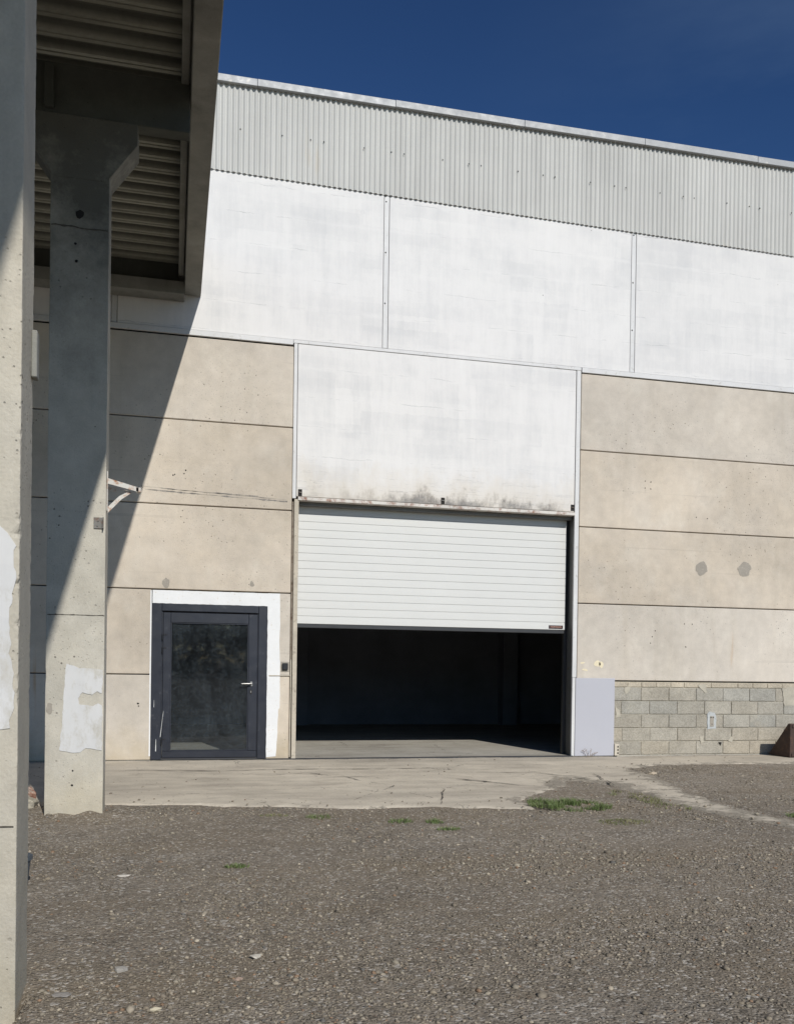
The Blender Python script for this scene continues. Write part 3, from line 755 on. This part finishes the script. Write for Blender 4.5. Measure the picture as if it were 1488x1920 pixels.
bm = bmesh.new(); bx(bm, 8.515, 8.585, YW - .002, YW + .006, .46, .63, bev=.002); sb_ = to_obj('socket_scar', bm, M['grey_plaster'], wh)
holes('bolt_hole', ((8.53, .61, .011), (8.57, .61, .011), (8.55, .5, .008)), YW - .004, M['hole'], sb_)
bm = bmesh.new(); bx(bm, 6.808, 6.885, YW - .04, YW + .03, .005, .19, bev=.004); ab = to_obj('hollow_brick', bm, m_paint('pale_brick', (.52, .47, .38), .9, vary=.1), wh)
each('core_hole', [(6.852, 6.874, YW - .0425, YW - .0395, zz - .012, zz + .014) for zz in (.045, .095, .145)], M['hole'], ab, 0)
bm = bmesh.new(); hexa(bm, [(8.68, .205), (8.735, .205), (8.72, .15)], YW - .001, YW + .004); to_obj('broken_corner', bm, M['hole'], wh)

# corrugated parapet
p_ = .0765; n = int(21 / p_) * 8
vs = []; fs = []
def ztop(x): return 9.578 + .0076 * x
def zbot(x): return 8.376 - .0128 * x + .001 * math.sin(x * 17)
for i in range(n + 1):
    x = -7 + i * p_ / 8; y = YW - .019 + .0135 * math.cos(2 * math.pi * i / 8)
    for k in range(3):
        zz = zbot(x) + (ztop(x) + .06 - zbot(x)) * k / 2
        vs.append((x, y, zz))
for i in range(n):
    for k in range(2): a = 3 * i + k; fs.append((a, a + 3, a + 4, a + 1))
me = bpy.data.meshes.new('corrugated_parapet'); me.from_pydata(vs, [], fs); me.update()
cp = finish('corrugated_parapet', me, M['cladding'], wh, True)
x = .85; k = 0
while x < 10.4:
    bm = bmesh.new(); bmesh.ops.create_icosphere(bm, subdivisions=1, radius=.011, matrix=Matrix.Translation((x, YW - .033, 8.98 - .003 * x))); to_obj('sheet_screw', bm, M['rubber'], cp)
    x += (.55, .38, .18)[k % 3] * 1.08; k += 1
bm = bmesh.new(); hexa(bm, [(-7, 8.30), (14, 8.30), (14, 9.66), (-7, 9.52)], YW + .010, YW + .06); to_obj('parapet_backing', bm, M['hole'], wh)
# cap flashing in lengths
x = -7.; k = 0
while x < 14:
    L1 = min(2.02, 14 - x)
    bm = bmesh.new(); a, b = x + .002, x + L1 - .002
    dz = random.uniform(-.004, .004); d2 = dz + random.uniform(-.006, .006)
    hexa(bm, [(a, ztop(a) + .012 + dz), (b, ztop(b) + .012 + d2), (b, ztop(b) + .112 + d2), (a, ztop(a) + .112 + dz)], YW - .085, YW + .35, bev=.004)
    to_obj('roof_cap', bm, M['cap'], wh); x += L1; k += 1

# shell of the hall
each('inner_wall', [(-7.2, -7.002, YW, 20.998, 0, 9.4), (14.002, 14.2, YW, 20.998, 0, 9.4), (-7.2, 14.2, 21, 21.2, 0, 9.4)], M['inner'], wh, 0)
bm = bmesh.new(); bx(bm, -7.2, 14.2, YW + .36, 21.2, 9.4, 9.5); to_obj('roof', bm, M['inner'], wh)
each('inner_post', [(xx, xx + .35, 20.6, 20.99, 0, 9.3) for xx in (2.6, 7.6)], M['inner'], wh)

# ------------------------------------------------------------------ glazed door
to_obj('paint_border', blob([(-.281, 2.214), (-.281, 2.398), (1.502, 2.400), (1.507, 1.9), (1.50, 1.70), (1.516, 1.30), (1.515, .75), (1.495, .72), (1.49, .40), (1.47, .045), (1.3275, .03), (1.3275, 2.214)], YW - .0015, .005, .003), M['bright_white'], wh)
bm = bmesh.new(); bx(bm, -.310, -.291, YW - .003, YW + .001, .06, 2.39); to_obj('paint_edge', bm, M['bright_white'], wh)
dr = box_obj('glazed_door', M['anthracite'], wh, -.130, 1.185, YW - .012, YW + .05, .035, .13, bev=.004)   # bottom rail of the leaf
bm = bmesh.new()
bx(bm, -.130, -.027, YW - .012, YW + .05, .132, 2.088, bev=.004); bx(bm, 1.062, 1.185, YW - .012, YW + .05, .132, 2.088, bev=.004)
bx(bm, -.025, 1.060, YW - .012, YW + .05, 1.950, 2.088, bev=.004)
bx(bm, -.026, -.012, YW - .002, YW + .04, .132, 1.949); bx(bm, 1.047, 1.061, YW - .002, YW + .04, .132, 1.949); bx(bm, -.011, 1.046, YW - .002, YW + .04, 1.936, 1.949); bx(bm, -.011, 1.046, YW - .002, YW + .04, .132, .145)
to_obj('leaf_frame', bm, M['anthracite'], dr)
bm = bmesh.new()
bx(bm, -.288, -.150, YW - .010, YW + .12, .01, 2.212, bev=.004); bx(bm, 1.200, 1.325, YW - .010, YW + .12, .01, 2.212, bev=.004)
bx(bm, -.148, 1.198, YW - .010, YW + .12, 2.105, 2.212, bev=.004)
bx(bm, -.150, -.134, YW + .012, YW + .10, .01, 2.10); bx(bm, 1.189, 1.20, YW + .012, YW + .10, .01, 2.10)
bx(bm, -.16, 1.17, YW - .016, YW - .009, 2.113, 2.123)
to_obj('door_frame', bm, M['anthracite'], dr)
bm = bmesh.new(); bx(bm, -.148, 1.198, YW - .02, YW + .12, .006, .030, bev=.003); to_obj('threshold', bm, M['dark_steel'], dr)
me = bpy.data.meshes.new('glass'); me.from_pydata([(-.014, YW + .022, .14), (1.05, YW + .022, .14), (1.05, YW + .022, 1.94), (-.014, YW + .022, 1.94)], [], [(0, 1, 2, 3)]); me.update()
finish('glass', me, M['glass'], dr)
bm = bmesh.new(); bx(bm, 1.085, 1.122, YW - .026, YW - .011, 1.055, 1.125, bev=.004)
tube(bm, (1.103, YW - .02, 1.095), (1.103, YW - .062, 1.095), .010); tube(bm, (1.112, YW - .062, 1.095), (.965, YW - .066, 1.092), .0105, 12); tube(bm, (.968, YW - .066, 1.092), (.962, YW - .046, 1.09), .009)
to_obj('handle', bm, M['chrome'], dr)
bm = bmesh.new(); m_ = Matrix.Translation((1.100, YW - .016, .977)) @ Matrix.Rotation(math.pi / 2, 4, 'X') @ Matrix.Diagonal((.017, .032, 1, 1))
bmesh.ops.create_cone(bm, cap_ends=True, segments=20, radius1=1, radius2=1, depth=.01, matrix=m_); n0 = len(bm.faces)
bx(bm, 1.095, 1.105, YW - .0225, YW - .0205, .962, .992)
bm.faces.ensure_lookup_table()
for fc in bm.faces[n0:]: fc.material_index = 1
me = bpy.data.meshes.new('lock_plate'); bm.to_mesh(me); bm.free(); finish('lock_plate', me, [M['chrome'], M['hole']], dr)
for z in (1.745, 1.56, .27):
    bm = bmesh.new(); tube(bm, (-.142, YW - .020, z - .045), (-.142, YW - .020, z + .03), .011, 8); bx(bm, -.128, -.085, YW - .019, YW - .011, z + .02, z + .035, bev=.002)
    to_obj('hinge', bm, M['black'], dr)
for a, b, wd in (((-.125, .62), (-.155, .33), .004), ((-.115, .70), (-.123, .62), .003), ((-.213, .30), (-.215, .13), .006), ((-.245, .85), (-.246, .75), .003)):
    d = Vector((b[0] - a[0], b[1] - a[1])).normalized(); nx_ = Vector((-d.y, d.x)) * wd
    yy = YW - .0145; bm = bmesh.new()
    bm.faces.new([bm.verts.new((p[0] + s * nx_.x * k_, yy, p[1] + s * nx_.y * k_)) for p, s, k_ in ((a, -1, .4), (b, -1, 1), (b, 1, 1), (a, 1, .4))])
    to_obj('paint_scratch', bm, M['trim_white'], dr)

# ------------------------------------------------------------------ concrete columns
def column(label, y0, seed, chip, mat, res):
    y1 = y0 + .31
    c = thing('concrete_column', label, 'column', (-.85, y0 + .155, 0))
    finish('shaft', rough_column(-1.1, -.6, y0, y1, -.32, 5.70, res, chip, seed), mat, c)
    bm = bmesh.new()
    hexa(bm, [(-1.1, 5.701), (-.6, 5.701), (-.6, 5.74), (-.36, 6.07), (-.36, 6.26), (-1.34, 6.26), (-1.34, 6.07), (-1.1, 5.74)], y0, y1, bev=.004)
    to_obj('capital', bm, mat, c)
    return c
nc = column('nearest concrete column with chipped edge and white paint patch at the left', 3.96, 3., 1., M['grey_concrete'], .02)
fc_ = column('concrete column with wall bracket standing between the yard and the glazed door', 8.745, 8., .35, M['dark_top_concrete'], .04)
def cast_line(col, x0, x1, y, z, amp=.006, wd=.004):
    bm = bmesh.new(); prev = None; n = 26
    for i in range(n + 1):
        x = x0 + (x1 - x0) * i / n; zz = z + amp * mnoise.noise(Vector((x * 9, z, 1))); ww = wd * (.5 + abs(mnoise.noise(Vector((x * 21, z, 4)))) * 1.6)
        e = [bm.verts.new((x, y, zz - ww)), bm.verts.new((x, y, zz + ww))]
        if prev: bm.faces.new((prev[0], e[0], e[1], prev[1]))
        prev = e
    return to_obj('cast_line', bm, M['crack'], col)
cast_line(fc_, -1.09, -.61, 8.7415, 5.265, .02, .007); cast_line(fc_, -1.09, -.61, 8.7415, 1.802, .004, .004); cast_line(nc, -1.09, -.612, 3.9565, .723, .004, .0035)
holes('bolt_hole', ((-.851, 5.385, .037), (-.885, 5.12, .012), (-.875, 4.965, .014), (-.86, .40, .008), (-.865, .27, .010), (-1.0, 2.6, .006), (-.7, 3.5, .005)), 8.7412, M['hole'], fc_, .01, 12, .18)
to_obj('paint_patch', blob([(-.923, 1.36), (-.86, 1.35), (-.81, 1.325), (-.70, 1.325), (-.612, 1.311), (-.612, 1.10), (-.66, 1.12), (-.70, 1.085), (-.78, 1.10), (-.82, 1.05), (-.81, 1.0), (-.70, .985), (-.65, 1.0), (-.612, .985), (-.612, .586), (-.70, .60), (-.756, .606), (-.801, .563), (-.974, .579), (-.965, .75), (-.951, .953), (-.94, 1.15)], 8.742, .012, .003), M['patch_white'], fc_)
to_obj('damp_mark', blob(ring(-1.06, .96, .025, .055), 8.7425, .015, .002), M['grey_plaster'], fc_)
to_obj('paint_patch', blob([(-1.085, 1.98), (-.676, 1.935), (-.645, 1.90), (-.622, 1.85), (-.615, 1.70), (-.635, 1.6), (-.64, 1.50), (-.622, 1.40), (-.618, 1.2), (-.63, 1.125), (-.70, 1.11), (-1.085, 1.10)], 3.9585, .014, .003), M['patch_white'], nc)
# steel bracket for a lamp or gutter on the far column
bk = box_obj('wall_bracket', M['bracket_paint'], fc_, -.5985, -.590, 8.80, 8.86, 2.76, 3.12, bev=.002)
bm = bmesh.new()
hexa(bm, [(-.5895, 3.055), (-.32, 2.985), (-.32, 2.945), (-.5895, 3.005)], 8.79, 8.80); hexa(bm, [(-.5895, 2.990), (-.42, 2.965), (-.42, 2.945), (-.5895, 2.955)], 8.87, 8.88)
bx(bm, -.34, -.30, 8.79, 8.88, 2.945, 2.985)
to_obj('arm', bm, M['bracket_paint'], bk)
bm = bmesh.new(); hexa(bm, [(-.5895, 2.80), (-.49, 2.905), (-.40, 2.955), (-.375, 2.945), (-.47, 2.875), (-.5895, 2.745)], 8.83, 8.84)
to_obj('brace', bm, M['bracket_paint'], bk)
bm = bmesh.new(); bx(bm, -.702, -.622, 8.733, 8.7395, 2.585, 2.685, bev=.001); bx(bm, -.6235, -.6165, 8.690, 8.7395, 2.585, 2.685)
for x, z in ((-.665, 2.655), (-.672, 2.613)):
    m_ = Matrix.Translation((x, 8.731, z)) @ Matrix.Rotation(math.pi / 2, 4, 'X'); bmesh.ops.create_cone(bm, cap_ends=True, segments=8, radius1=.009, radius2=.009, depth=.008, matrix=m_)
to_obj('fixing_plate', bm, M['bracket_metal'], fc_)
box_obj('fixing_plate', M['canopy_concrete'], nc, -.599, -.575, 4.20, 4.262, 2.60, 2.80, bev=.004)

# ------------------------------------------------------------------ canopy
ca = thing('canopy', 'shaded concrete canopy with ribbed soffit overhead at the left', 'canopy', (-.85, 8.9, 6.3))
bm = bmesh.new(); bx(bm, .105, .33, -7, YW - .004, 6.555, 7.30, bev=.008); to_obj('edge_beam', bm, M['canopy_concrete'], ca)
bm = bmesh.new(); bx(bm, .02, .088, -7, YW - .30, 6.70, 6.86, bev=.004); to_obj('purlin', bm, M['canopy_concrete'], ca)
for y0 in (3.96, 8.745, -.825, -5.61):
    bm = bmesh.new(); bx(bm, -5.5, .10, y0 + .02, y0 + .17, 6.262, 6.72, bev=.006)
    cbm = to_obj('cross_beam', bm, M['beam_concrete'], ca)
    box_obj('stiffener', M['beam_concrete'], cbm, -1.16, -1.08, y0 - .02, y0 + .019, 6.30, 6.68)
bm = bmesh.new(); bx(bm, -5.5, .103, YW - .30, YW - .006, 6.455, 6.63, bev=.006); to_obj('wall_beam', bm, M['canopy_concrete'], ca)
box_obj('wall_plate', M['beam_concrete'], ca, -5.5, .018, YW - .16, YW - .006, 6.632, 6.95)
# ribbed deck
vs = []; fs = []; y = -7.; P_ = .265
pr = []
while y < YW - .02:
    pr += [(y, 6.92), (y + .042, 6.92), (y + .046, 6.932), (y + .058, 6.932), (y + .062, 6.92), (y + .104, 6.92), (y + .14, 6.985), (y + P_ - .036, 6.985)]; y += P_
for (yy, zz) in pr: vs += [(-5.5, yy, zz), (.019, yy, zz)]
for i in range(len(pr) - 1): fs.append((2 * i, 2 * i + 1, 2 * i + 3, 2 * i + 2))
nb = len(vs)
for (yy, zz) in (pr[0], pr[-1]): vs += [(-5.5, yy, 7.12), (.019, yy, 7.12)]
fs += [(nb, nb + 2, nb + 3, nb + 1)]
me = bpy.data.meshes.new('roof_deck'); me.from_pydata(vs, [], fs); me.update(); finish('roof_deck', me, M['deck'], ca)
bm = bmesh.new(); bx(bm, -5.5, .1045, -7, YW - .004, 7.0, 7.25); to_obj('roof_cover', bm, M['canopy_concrete'], ca)

# ------------------------------------------------------------------ rusted wedge by the block wall
bm = bmesh.new()
prf = [(12.80, .006), (12.80, .540), (12.86, .545), (13.33, .03), (13.33, .006)]
a = [bm.verts.new((9.572, y, z)) for y, z in prf]; b = [bm.verts.new((10.9, y, z)) for y, z in prf]
bm.faces.new(a); bm.faces.new(b[::-1])
for i in range(5): bm.faces.new((a[i], b[i], b[(i + 1) % 5], a[(i + 1) % 5]))
bmesh.ops.bevel(bm, geom=bm.edges[:], offset=.006, segments=1, affect='EDGES')
wd_ = thing('steel_ramp', 'rusty brown steel wedge standing against the grey block wall', 'ramp', (10.2, 13.05, 0))
to_obj('wedge_body', bm, M['corten'], wd_)
each('edge_rib', [(9.60, 10.87, 12.785, 12.7985, .02, .07), (9.60, 10.87, 12.785, 12.7985, .48, .53)], M['corten'], wd_, .002)

# bucket half hidden behind the near column
bm = bmesh.new(); bmesh.ops.create_cone(bm, cap_ends=True, segments=28, radius1=.11, radius2=.135, depth=.20, matrix=Matrix.Translation((-.965, 6.05, .088)))
bmesh.ops.create_cone(bm, cap_ends=True, segments=28, radius1=.142, radius2=.142, depth=.02, matrix=Matrix.Translation((-.965, 6.05, .175)))
bu = to_obj('bucket', bm, M['bucket']); origin_to(bu, (-.965, 6.05, -.012)); tag(bu, 'blue grey plastic bucket almost hidden behind the near concrete column', 'bucket')

# ------------------------------------------------------------------ loose stones
def rock(seed, sub=1):
    b = bmesh.new(); bmesh.ops.create_icosphere(b, subdivisions=sub, radius=1)
    for v in b.verts:
        n_ = mnoise.noise(v.co * 1.1 + Vector((seed * 3.1, seed, 0))) * .55 + mnoise.noise(v.co * 2.6 + Vector((seed, 0, seed * 2))) * .22
        v.co *= 1 + n_
    V_ = np.array([v.co[:] for v in b.verts]); F_ = np.array([[l.index for l in f.verts] for f in b.faces]); b.free()
    V_[:, 2] *= .55
    return V_, F_
small = [rock(k, 1) for k in range(7)]
def palette(n):
    base = np.array([[.21, .19, .165], [.17, .155, .135], [.25, .225, .19], [.29, .27, .235], [.36, .33, .285], [.46, .43, .375], [.24, .17, .125], [.14, .14, .14]])
    k = rng.choice(8, n, p=[.30, .25, .20, .12, .055, .015, .035, .025])
    return np.array([.97, .91, .80]) * base[k] * rng.uniform(.85, 1.15, (n, 1))
def in_view(x, y, m=.5):
    return (x > -.32 * 1.0 * y * .62 - m) & (x < .83 * y + m)
N1, N2 = 62000, 48000
px = np.concatenate([rng.uniform(-2.2, 6., N1), rng.uniform(-2.2, 8.8, N2)])
py = np.concatenate([2.3 + 4.2 * rng.random(N1) ** 1.25, rng.uniform(6., 13.2, N2)])
sz = np.concatenate([rng.lognormal(math.log(.0056), .42, N1), rng.lognormal(math.log(.0072), .40, N2)])
sz = np.clip(sz, .003, .026)
# denser, coarser drifts
dr_ = np.array([mnoise.noise(Vector((a * .9, b * .9, 4.))) for a, b in zip(px, py)])
ok = (rng.random(len(px)) < np.clip(.42 + 1.2 * dr_ + 1.1 * np.exp(-((px - .5) / .9) ** 2 - ((py - 4.0) / .45) ** 2) + 1.1 * np.exp(-((px - 2.45) / .55) ** 2 - ((py - 4.3) / .5) ** 2) + .6 * np.exp(-((py - 8.6) / .35) ** 2), .10, 1)) & in_view(px, py)
onpad = sdf(px, py, PAD); ok &= (onpad < -.02) | (rng.random(len(px)) < np.clip(.12 - onpad * .25, .012, .2))
ok &= ~((px > -1.12) & (px < -.58) & (((py > 3.94) & (py < 4.3)) | ((py > 8.72) & (py < 9.08))))
px, py, sz, onpad = px[ok], py[ok], sz[ok], onpad[ok]
col_ = palette(len(px))
Vs, Fs, Cs = [], [], []; off = 0
kind_ = rng.integers(0, 7, len(px)); rot = rng.uniform(0, 6.283, len(px)); st1 = rng.uniform(.8, 1.5, len(px))
gz = np.array([ground_z(a, b) for a, b in zip(px, py)]); gz = np.where(onpad > 0, .006, gz)
for i in range(len(px)):
    V_, F_ = small[kind_[i]]; c_, s_ = math.cos(rot[i]), math.sin(rot[i])
    X_ = V_[:, 0] * sz[i] * st1[i]; Y_ = V_[:, 1] * sz[i]
    Vs.append(np.stack([px[i] + c_ * X_ - s_ * Y_, py[i] + s_ * X_ + c_ * Y_, gz[i] + V_[:, 2] * sz[i] + sz[i] * .18], 1))
    Fs.append(F_ + off); off += len(V_); Cs.append(np.repeat(col_[i][None], len(V_), 0))
Vs = np.concatenate(Vs); Fs = np.concatenate(Fs); Cs = np.concatenate(Cs)
me = bpy.data.meshes.new('gravel_stones')
me.vertices.add(len(Vs)); me.vertices.foreach_set('co', Vs.ravel().astype(np.float32))
me.loops.add(len(Fs) * 3); me.loops.foreach_set('vertex_index', Fs.ravel().astype(np.int32))
me.polygons.add(len(Fs)); me.polygons.foreach_set('loop_start', (np.arange(len(Fs)) * 3).astype(np.int32))
me.update(calc_edges=True)
at = me.attributes.new('tint', 'FLOAT_COLOR', 'POINT'); at.data.foreach_set('color', np.concatenate([Cs, np.ones((len(Cs), 1))], 1).ravel().astype(np.float32))
gs = finish('gravel_stones', me, M['stone']); tag(gs, 'loose pale and grey chippings scattered over the gravel yard', 'gravel', kind='stuff')

def single(name, label, x, y, s, col, flat=1., seed=1, cat='stone', stretch=1.3, rz=0.):
    V_, F_ = rock(seed, 1); s *= .72
    V_ = V_ * np.array([s * stretch, s, s * flat]); c_, s_ = math.cos(rz), math.sin(rz)
    V2 = np.stack([c_ * V_[:, 0] - s_ * V_[:, 1], s_ * V_[:, 0] + c_ * V_[:, 1], V_[:, 2] - V_[:, 2].min() * .7], 1)
    me = bpy.data.meshes.new(name); me.from_pydata(V2.tolist(), [], F_.tolist()); me.update()
    a_ = me.attributes.new('tint', 'FLOAT_COLOR', 'POINT'); a_.data.foreach_set('color', np.tile(np.array([*col, 1.], np.float32), len(V2)))
    o = finish(name, me, M['stone'], ); o.location = (x, y, max(ground_z(x, y), -.02))
    tag(o, label, cat); return o
single('stone', 'cream rounded pebble lying on gravel in the lower left corner', -.054, 3.821, .027, (.62, .55, .40), 1., 21)
single('stone', 'flat grey slate flake beside the foot of the near column', -.438, 4.083, .048, (.27, .25, .225), .28, 31, stretch=1.5, rz=-.4)
single('stone', 'pale angular stone in the gravel right of the near column', -.21, 4.36, .042, (.33, .31, .275), .8, 41)
single('stone', 'white jagged chip in the coarse gravel drift', .40, 4.42, .036, (.46, .42, .35), .8, 51, rz=.5)
single('stone', 'pinkish fragment lying below the white jagged chip', .30, 4.12, .022, (.36, .27, .21), .9, 61)
single('stone', 'sandy stone lying at the gravel edge near the lavender sheet', 6.22, 11.1, .07, (.42, .35, .26), .8, 71)
single('stone', 'white flake on the gravel behind the near column', -.30, 6.30, .04, (.50, .46, .40), .4, 81, stretch=1.6)

# broken brick rubble beside the far column
rb = thing('broken_brick', 'broken reddish brick lump at the left foot of the bracketed column', 'brick', (-1.36, 9.35, 0))
for k, (x, y, z, s, t_) in enumerate(((-1.40, 9.45, .07, .12, 0), (-1.30, 9.25, .03, .09, 1), (-1.42, 9.15, .02, .07, 2))):
    bm = bmesh.new(); bx(bm, -s, s, -s * .7, s * .7, -s * .5, s * .6, bev=.01); bmesh.ops.subdivide_edges(bm, edges=bm.edges[:], cuts=2)
    for v in bm.verts: v.co += Vector((mnoise.noise(v.co * 14 + Vector((k, 0, 0))), mnoise.noise(v.co * 14 + Vector((0, k, 5))), mnoise.noise(v.co * 14 + Vector((7, k, 0))))) * .018
    bm.transform(Matrix.Translation((x, y, z)) @ Matrix.Rotation(.5 + k, 4, 'Z') @ Matrix.Rotation(.25, 4, 'X'))
    to_obj('chunk', bm, M['brick'] if k != 1 else M['mortar'], rb)

# ------------------------------------------------------------------ weeds
def tuft(name, label, x, y, rx, ry, n, hgt, mat, group=None, rot=0., cat='weed'):
    vs, fs = [], []
    for k in range(n):
        rr = math.sqrt(random.random()); an = random.uniform(0, 6.283)
        dx, dy = rr * rx * math.cos(an), rr * ry * math.sin(an)
        if cat != 'weed' and mnoise.noise(Vector(((x + dx) * 6, (y + dy) * 6, 3))) < .02: continue
        bx_, by_ = dx * math.cos(rot) - dy * math.sin(rot), dx * math.sin(rot) + dy * math.cos(rot)
        z_ = max(ground_z(x + bx_, y + by_), -.03)
        if 9.2 > y + by_ > 8.4 and 3.2 < x + bx_ < 3.75: z_ = 0.
        h = hgt * random.uniform(.4, 1.1) * (1 - .4 * rr); a2 = random.uniform(0, 6.283); ln_ = h * random.uniform(.4, 1.3); w_ = random.uniform(.0022, .0045)
        sx, sy = math.cos(a2), math.sin(a2); i0 = len(vs)
        for t_ in (0, .55, 1):
            q_ = (bx_ + sx * ln_ * t_ ** 1.6, by_ + sy * ln_ * t_ ** 1.6, z_ + h * (t_ - .25 * t_ * t_))
            ww = w_ * (1 - .8 * t_)
            vs += [(q_[0] - sy * ww, q_[1] + sx * ww, q_[2]), (q_[0] + sy * ww, q_[1] - sx * ww, q_[2])]
        fs += [(i0, i0 + 1, i0 + 3, i0 + 2), (i0 + 2, i0 + 3, i0 + 5, i0 + 4)]
    me = bpy.data.meshes.new(name); me.from_pydata(vs, [], fs); me.update()
    o = finish(name, me, mat); o.location = (x, y, 0); tag(o, label, cat, group, 'stuff' if cat != 'weed' else None); return o
GW = 'weeds growing out of the gravel'
tuft('grass_patch', 'largest bright green grass patch at the corner of the concrete apron', 3.90, 8.64, .43, .36, 3000, .095, M['grass'], GW, -.35, 'grass patch')
tuft('grass_patch', 'thin green grass strip beside the worn concrete tongue', 4.93, 8.95, .22, .75, 900, .06, M['dull_grass'], GW, .1, 'grass patch')
tuft('weed_tuft', 'low weed just under the apron below the glazed door', 1.32, 8.36, .14, .10, 140, .05, M['grass'], GW)
tuft('weed_tuft', 'green weed left of a pair in the gravel below the gate', 2.0, 8.02, .12, .10, 140, .055, M['grass'], GW)
tuft('weed_tuft', 'green weed right of a pair in the gravel below the gate', 2.30, 7.95, .08, .10, 120, .06, M['grass'], GW)
tuft('weed_tuft', 'flat little weed nearer the camera than the pair below the gate', 2.31, 7.56, .11, .06, 140, .05, M['grass'], GW)
tuft('weed_tuft', 'lone weed in open gravel right of the two columns', .45, 6.42, .085, .06, 150, .045, M['grass'], GW)
tuft('weed_tuft', 'dull brownish weed in gravel below the largest grass patch', 4.02, 7.68, .25, .16, 330, .035, M['dull_grass'], GW)
tuft('weed_tuft', 'green weed at the right edge beside the pale concrete', 5.86, 7.72, .10, .12, 220, .05, M['grass'], GW)
tuft('weed_tuft', 'faint weed furthest left under the apron', .93, 8.5, .14, .08, 90, .03, M['dull_grass'], GW)
# dry stems at the lavender sheet
vs, fs = [], []
bm = bmesh.new()
for k in range(9):
    x = random.uniform(-.12, .12); a = random.uniform(-.5, .5); h = random.uniform(.05, .14)
    p0 = Vector((x * .5, random.uniform(-.03, .03), 0)); p1 = p0 + Vector((a * .12, -.01, h * .6)); p2 = p1 + Vector((a * .12 + random.uniform(-.03, .03), 0, h * .4))
    tube(bm, p0, p1, .0018, 5); tube(bm, p1, p2, .0013, 5)
    for t_ in (.5, .8, 1.):
        q_ = p1.lerp(p2, t_); bmesh.ops.create_icosphere(bm, subdivisions=1, radius=.005, matrix=Matrix.Translation(q_ + Vector((random.uniform(-.015, .015), 0, 0))))
o = to_obj('dry_weed', bm, M['dry']); o.location = (6.36, 13.33, 0); tag(o, 'small dry weed at the foot of the lavender sheet', 'weed')

# ------------------------------------------------------------------ trees across the yard, mirrored in the door glass
tv, tf = [], []
lp = rng.random((17000, 7))
for a_ in lp:
    x = -30 + 70 * a_[0]; hh = 7.5 + 2.5 * mnoise.noise(Vector((x * .13, 0, 0))) + 1.5 * mnoise.noise(Vector((x * .5, 3, 0)))
    z = .2 + (hh - .2) * a_[1] ** .8; y = -66 + 7 * (a_[2] - .5) * (1 - .6 * a_[1])
    if mnoise.noise(Vector((x * .45, y * .3, z * .5))) < -.34: continue
    s_ = .25 + .35 * a_[3]; e1 = Vector((a_[4] - .5, a_[5] - .5, a_[6] - .5)).normalized(); e2 = e1.cross(Vector((a_[6], a_[4], a_[5] - .3))).normalized()
    i0 = len(tv); p_ = Vector((x, y, z))
    for q_ in (p_ - e1 * s_, p_ + e2 * s_ * .6, p_ + e1 * s_, p_ - e2 * s_ * .6): tv.append(q_[:])
    tf.append((i0, i0 + 1, i0 + 2, i0 + 3))
me = bpy.data.meshes.new('treeline'); me.from_pydata(tv, [], tf); me.update()
tl = finish('treeline', me, m_leaf('tree_leaves', (.012, .024, .013), (.022, .038, .020))); tag(tl, 'dark green line of trees across the yard, mirrored in the door glass', 'treeline', kind='stuff')
